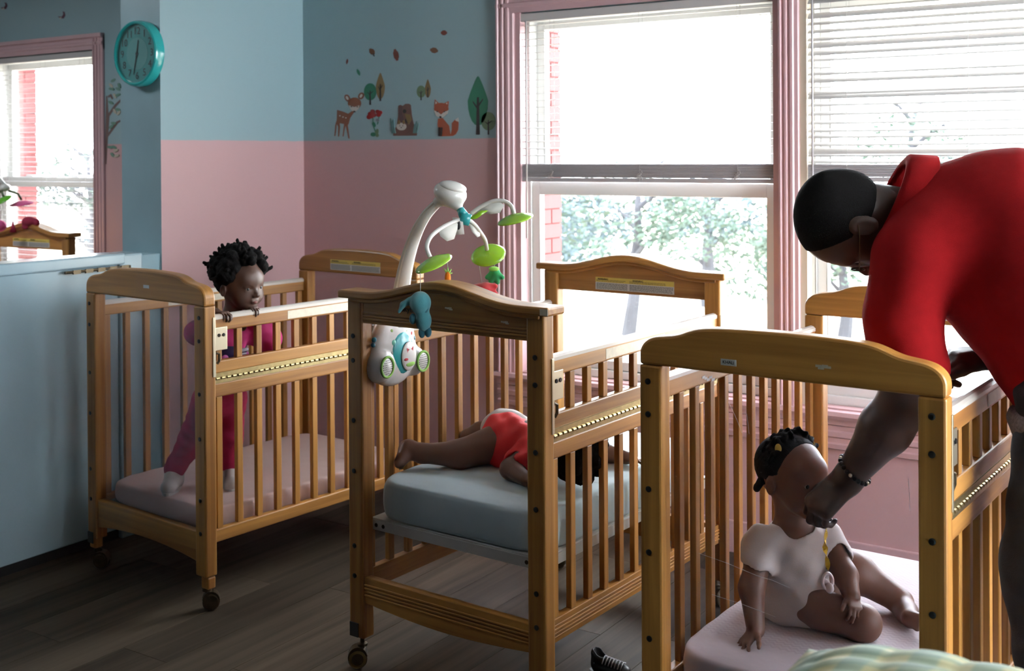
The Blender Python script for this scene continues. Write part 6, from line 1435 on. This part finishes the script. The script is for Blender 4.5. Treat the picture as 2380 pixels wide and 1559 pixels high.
gr = [EL((-1.826, 2.674, 1.040), (.012, .012, .012), None, .008)] + [RCn((-1.826, 2.674, 1.044), .011, (-1.826 + .021 * math.cos(t) * .83, 2.674 + .021 * math.cos(t) * .55, 1.038 + .018 * math.sin(t) - .006), .007, .006) for t in (-.2, 1.0 + 2.3, -1.2, -2.1)]
g_o = skin_obj('plush_flower', [(gr, .0022, None)], M['green_plush'], mob, 1)
mbo(disc((-1.827, 2.672, 1.052), (.1, -.1, 1), .015, .015, .007, up=(0, 1, 0)), 'flower_cap', M['pale_green'], g_o)

# second mobile over the far-left crib
m2 = empty('crib_mobile', 'pink and green mobile hanging over the crib below the far left window', 'mobile', (-5.38, 3.20, .90))
mbo(MB().tube([(-5.39, 3.20, .84), (-5.39, 3.20, .98), (-5.375, 3.22, 1.14), (-5.33, 3.26, 1.25), (-5.26, 3.31, 1.285), (-5.20, 3.345, 1.27), (-5.17, 3.355, 1.235)], [.018, .018, .016, .013, .011, .010, .010], 12), 'curved_arm', M['shell'], m2)
mbo(MB().box(-5.42, -5.372, 3.16, 3.24, .78, .90), 'clamp', M['shell'], m2, smooth=False)
mbo(MB().ball((-5.17, 3.355, 1.225), (.028, .028, .020), 14, 8), 'hub', M['shell'], m2)
M['olive'] = mat('dark_olive_plastic', (.06, .09, .03), .4); M['pink_plush'] = mat('pink_plush', (.70, .10, .28), .8); M['wine'] = mat('wine_red_plush', (.30, .02, .06), .9)
mbo(MB().tube([(-5.165, 3.36, 1.215), (-5.14, 3.375, 1.205), (-5.115, 3.39, 1.195), (-5.103, 3.40, 1.165)], .006, 8), 'hanger_arm', M['olive'], m2)
mbo(MB().tube([(-5.172, 3.35, 1.215), (-5.155, 3.33, 1.205), (-5.13, 3.322, 1.185)], .006, 8), 'hanger_arm', M['olive'], m2)
mbo(MB().tube([(-5.18, 3.35, 1.215), (-5.21, 3.34, 1.195), (-5.24, 3.33, 1.15)], .006, 8), 'hanger_arm', M['olive'], m2)
mbo(pad((-5.103, 3.40, 1.146), (0, -.2, 1), (-5.150, 3.37, 1.142), (-5.056, 3.43, 1.150), .05), 'petal_pad', M['pink_plush'], m2)
mbo(pad((-5.128, 3.322, 1.168), (.2, -.3, 1), (-5.160, 3.30, 1.155), (-5.100, 3.345, 1.190), .04), 'leaf_pad', mat('fresh_green_plastic', (.12, .42, .03), .3), m2)
mbo(MB().tube([(-5.10, 3.40, 1.14), (-5.085, 3.41, 1.08)], .001, 5).tube([(-5.13, 3.37, 1.14), (-5.138, 3.376, 1.06)], .001, 5).tube([(-5.128, 3.32, 1.16), (-5.144, 3.311, 1.07)], .001, 5), 'string', M['petal'], m2)
hs = [EL((-5.072, 3.419, 1.062), (.036, .022, .022), frame((0, 0, 0), (0, 0, 1), (-.55, .83, 0), 1)['R'], .01), EL((-5.040, 3.438, 1.056), (.016, .014, .018), None, .01)] + [RCn(p, .009, (p[0], p[1], 1.030), .008, .006) for p in ((-5.095, 3.405, 1.055), (-5.084, 3.412, 1.055), (-5.055, 3.430, 1.052), (-5.046, 3.436, 1.05))]
skin_obj('plush_elephant', [(hs, .003, None)], M['wine'], m2, 1)
mbo(MB().lathe([(.017, 1.008), (.010, 1.03), (.003, 1.062)], c=(-5.138, 3.376, 0), n=14), 'plush_cone', M['wine'], m2)
mbo(MB().ball((-5.144, 3.311, 1.043), (.030, .030, .028), 16, 10), 'plush_ball', M['pink_plush'], m2)

# ------------------------------------------------------------------ blanket in the foreground on a low shelf unit
tb_ = empty('storage_cabinet', 'low painted cabinet under the plaid quilt, just below the frame', 'cabinet', (-.10, 1.22, 0))
MB().box(-.34, .36, -.20, .22, .04, .70).build('carcass', M['blue_paint'], tb_, bevel=.004)
MB().box(-.36, .38, -.22, .24, .70, .712).build('top_board', M['wood_x'], tb_, bevel=.004)
MB().box(-.32, .34, -.19, .21, 0, .04).build('plinth', M['black'], tb_)
MB().box(-.33, .005, -.215, -.20, .06, .69).build('door', M['divider'], tb_, bevel=.003); MB().box(.015, .35, -.215, -.20, .06, .69).build('door', M['divider'], tb_, bevel=.003)
qm, nt, b = new_mat('green_plaid_quilt')
g0 = nt.nodes.new('ShaderNodeTexCoord'); 
def band(axis, sc, thr):
    wv = nt.nodes.new('ShaderNodeTexWave'); wv.bands_direction = axis; wv.inputs['Scale'].default_value = sc; wv.inputs['Distortion'].default_value = 1.2; nt.links.new(g0.outputs['Object'], wv.inputs['Vector'])
    r = nt.nodes.new('ShaderNodeMapRange'); r.inputs[1].default_value = thr - .12; r.inputs[2].default_value = thr + .12; nt.links.new(wv.outputs['Fac'], r.inputs[0]); return r
b1_, b2_ = band('X', 4.5, .55), band('Y', 6.5, .5)
x1 = nt.nodes.new('ShaderNodeMix'); x1.data_type = 'RGBA'; x1.inputs[6].default_value = (.42, .38, .16, 1); x1.inputs[7].default_value = (.20, .27, .15, 1); nt.links.new(b1_.outputs[0], x1.inputs[0])
x2 = nt.nodes.new('ShaderNodeMix'); x2.data_type = 'RGBA'; x2.blend_type = 'MULTIPLY'; x2.inputs[7].default_value = (.42, .58, .55, 1); nt.links.new(x1.outputs[2], x2.inputs[6]); nt.links.new(b2_.outputs[0], x2.inputs[0])
nt.links.new(x2.outputs[2], b.inputs['Base Color']); b.inputs['Roughness'].default_value = .9; b.inputs['Sheen Weight'].default_value = .3
bl = MB(); nx, ny = 90, 60; vs = []
for lay in (0, 1):
    for j in range(ny + 1):
        for i in range(nx + 1):
            u, v = i / nx, j / ny; x = -.42 + .84 * u; y = -.25 + .52 * v
            e = min(u, 1 - u) / .12; e2 = min(v, 1 - v) / .2
            h = .085 * (1 - math.exp(-max(e, 0) * 1.3)) * (1 - math.exp(-max(e2, 0) * 1.6)) / .8
            q = .007 * abs(math.sin(x * 38 + 1.5 * math.sin(y * 9))) ** .5 + .005 * abs(math.sin(y * 55 + x * 6)) ** .6 + .006 * math.sin(x * 13 + 2) * math.sin(y * 17)
            z = .724 + (h * .80 + q * min(1, e2 * 2, e * 2) if lay == 0 else 0)
            if lay == 0: z += .004
            vs.append((x, y, z))
fs = []
for lay in (0, 1):
    o_ = lay * (nx + 1) * (ny + 1)
    for j in range(ny):
        for i in range(nx):
            a = o_ + j * (nx + 1) + i; f_ = (a, a + 1, a + nx + 2, a + nx + 1); fs.append(f_ if lay == 0 else f_[::-1])
per = [i for i in range(nx + 1)] + [j * (nx + 1) + nx for j in range(1, ny + 1)] + [ny * (nx + 1) + i for i in range(nx - 1, -1, -1)] + [j * (nx + 1) for j in range(ny - 1, 0, -1)]
T_ = (nx + 1) * (ny + 1)
for k in range(len(per)): a, c = per[k], per[(k + 1) % len(per)]; fs.append((a, a + T_, c + T_, c))
bl.add(vs, fs); o = bl.build('quilt', qm, smooth=True); o.location = (-.10, 1.22, -.012)
tag(o, 'puffy green and yellow plaid quilt in the near foreground', 'quilt')

# ------------------------------------------------------------------ small shoe on the floor
sho = empty('toddler_shoe', 'small black shoe with white striped laces on the floor between two cribs', 'shoe', (-1.462, 2.672, 0))
sp_ = [RCn((-1.425, 2.665, .024), .022, (-1.495, 2.675, .026), .024, .02), RCn((-1.500, 2.676, .030), .022, (-1.508, 2.677, .052), .017, .012), CUT((0, 0, .004), (0, 0, -1)), SUB(EL((-1.498, 2.676, .062), (.018, .012, .022), None, .006))]
so_ = skin_obj('upper', [(sp_, .0022, None)], M['black'], sho)
mbo(MB().prism([(-1.462 + (.062 if math.cos(t) > 0 else .068) * math.cos(t), 2.671 + .0255 * math.sin(t) - .1 * .06 * math.cos(t)) for t in np.linspace(0, 2 * math.pi, 25)[:-1]], 0, .008, axis='z'), 'sole', M['black'], sho, smooth=False)
for k in range(7):
    x_ = -1.424 - .009 * k
    mbo(MB().tube([(x_, 2.648, .036 + .0008 * k), (x_, 2.656, .046 + .0008 * k), (x_ - .001, 2.668, .050 + .0008 * k), (x_ - .001, 2.680, .044 + .0008 * k)], .0016, 6), 'lace', M['slat_grey'], sho)
# ------------------------------------------------------------------ outside the windows
GZ = -.35
M['sand'] = mat('dry_sandy_ground', (.52, .47, .38), .95, var=.12, vscale=.8)
M['leafage'] = mat('winter_shrub_leaves', (.042, .064, .048), .9, var=.3, vscale=3)
M['leafage2'] = mat('blue_green_conifer_leaves', (.040, .058, .066), .9, var=.3, vscale=3)
M['bark'] = mat('grey_brown_bark', (.035, .035, .042), .9, var=.25, vscale=6)
M['brick'] = mat('painted_red_brick', (.11, .020, .020), .8, var=.1, vscale=8); M['mortar'] = mat('pink_mortar', (.12, .030, .028), .9)
g_ = MB().box(-40, 30, YW + WT, 60, GZ - .3, GZ).build('ground', M['sand']); struct(g_)
for xr, lab in ((-2.762, 'red brick porch column seen through the wide middle window'), (-6.735, 'red brick porch column seen through the far left window')):
    r = empty('porch_column', lab, 'column', ((xr - .238 - .20) if xr > -4 else xr - .57 - .20, 4.80, GZ), group=None)
    MB().box(-.19, .19, -.19, .19, 0, 3.2).build('core', M['mortar'], r)
    bm_, hf = [MB().box(-.0945, .0945, -.045, .045, 0, .066).mesh('brick', M['brick']), MB().box(-.044, .044, -.045, .045, 0, .066).mesh('brick', M['brick'])]
    for k in range(44):
        z = .004 + k * .0725
        spots = [(-.0975, 0), (.0975, 0)] if k % 2 == 0 else [(-.148, 1), (0, 0), (.148, 1)]
        for q, half in spots:
            o = place('brick', hf if half else bm_, r); o.location = (q, -.152, z)
            o = place('brick', hf if half else bm_, r); o.location = (.152, q, z); o.rotation_euler = (0, 0, math.pi / 2)
def crown_mesh(seed, R_, H_, n, leaf, material):
    q = random.Random(seed); m = MB()
    for i in range(n):
        z = q.uniform(-1, 1); a = q.uniform(0, 2 * math.pi); rr_ = q.uniform(.35, 1) ** .5; s_ = math.sqrt(1 - z * z)
        c = Vector((R_ * rr_ * s_ * math.cos(a), R_ * rr_ * s_ * math.sin(a), H_ * rr_ * z))
        d = Vector((q.uniform(-1, 1), q.uniform(-1, 1), q.uniform(-1, 1))).normalized(); e = d.orthogonal().normalized(); f_ = d.cross(e)
        L_ = leaf * q.uniform(.6, 1.4)
        m.add([c - e * L_, c + f_ * L_ * .5 + d * L_ * .1, c + e * L_, c - f_ * L_ * .5 + d * L_ * .1, c + d * L_ * .25], [(0, 1, 4), (1, 2, 4), (2, 3, 4), (3, 0, 4), (3, 2, 1, 0)])
    return m.mesh('foliage', material)
cr = [crown_mesh(1, .9, .75, 1000, .055, M['leafage']), crown_mesh(2, .8, .6, 800, .056, M['leafage2']), crown_mesh(3, .9, .7, 600, .052, M['leafage'])]
def bare_tree(m, base, h, r, seed, lean=0):
    q = random.Random(seed); p = [Vector(base)]
    for i in range(6): p.append(p[-1] + Vector((q.uniform(-.04, .04) + lean, q.uniform(-.04, .04), h / 6)))
    m.tube(p, [r * (1 - .11 * i) for i in range(7)], 8)
    for i in range(2, 7):
        for s_ in range(2):
            a = q.uniform(0, 6.28); L_ = h * q.uniform(.18, .32); d = Vector((math.cos(a), math.sin(a), .6)) * L_
            m.tube([p[i], p[i] + d * .5 + Vector((0, 0, .03)), p[i] + d], [r * .4, r * .25, r * .08], 6)
            m.tube([p[i] + d * .6, p[i] + d * .6 + Vector((d.y, -d.x, d.z)) * .45], [r * .2, r * .05], 5)
trees = [(-5.15, 9.78, 1.45, .075, 2, 'short thick-trunked tree left of centre through the wide middle window'),
         (-5.35, 12.1, 1.3, .10, 1, 'slim tree with forked trunk right of centre through the wide middle window'),
         (-4.0, 15.4, 2.1, .10, 0, 'leafy tree glimpsed between the slats behind the bending adult'),
         (-12.4, 9.2, 1.7, .07, 2, 'bare-branched small tree through the far left window'),
         (-3.35, 10.6, 1.15, .07, 0, 'small tree glimpsed below the blind next to the adult\'s face')]
for k, (x, y, h, r, ci, lab) in enumerate(trees):
    t = empty('tree', lab, 'tree', (x, y, GZ), group='trees in the yard')
    m = MB(); bare_tree(m, (0, 0, 0), h, r, 20 + k); m.build('trunk', M['bark'], t)
    for j, (dx, dy, dz, sc) in enumerate(((0, 0, h * .85, .9), (.55, .2, h * .7, .6), (-.5, .1, h * .75, .6))):
        o = place('foliage', cr[(ci + j) % 3], t); o.location = (dx, dy, dz); o.scale = (sc, sc, sc * .7); o.rotation_euler = (0, 0, k + j); o['kind'] = 'stuff'
shr = [(-8.2, 13.5, .8, 'wide low shrub at the left edge of the wide middle window view'), (-7.5, 12.0, .65, 'blue-green shrub at the foot of the thick-trunked tree'), (-5.9, 14.5, .6, 'pale shrub between the two trees through the middle window'), (-5.2, 13.0, .55, 'small shrub near the right side of the middle window view'),
       (-13.3, 10.5, .9, 'tall shrub through the left half of the far left window'), (-11.4, 9.8, .7, 'low shrub through the right half of the far left window'), (-2.6, 13.5, .7, 'shrub behind the bending adult through the right window'), (-9.6, 15.2, 1.1, 'large bushy shrub far behind the brick column')]
for k, (x, y, sc, lab) in enumerate(shr):
    t = empty('shrub', lab, 'shrub', (x, y, GZ), group='shrubs in the yard')
    for j in range(2):
        o = place('foliage', cr[(k + j) % 3], t); o.location = (.5 * j, .2 * j, .62 * sc); o.scale = (sc, sc, sc * (1.1 - .3 * j)); o.rotation_euler = (0, 0, k * 1.3 + j); o['kind'] = 'stuff'
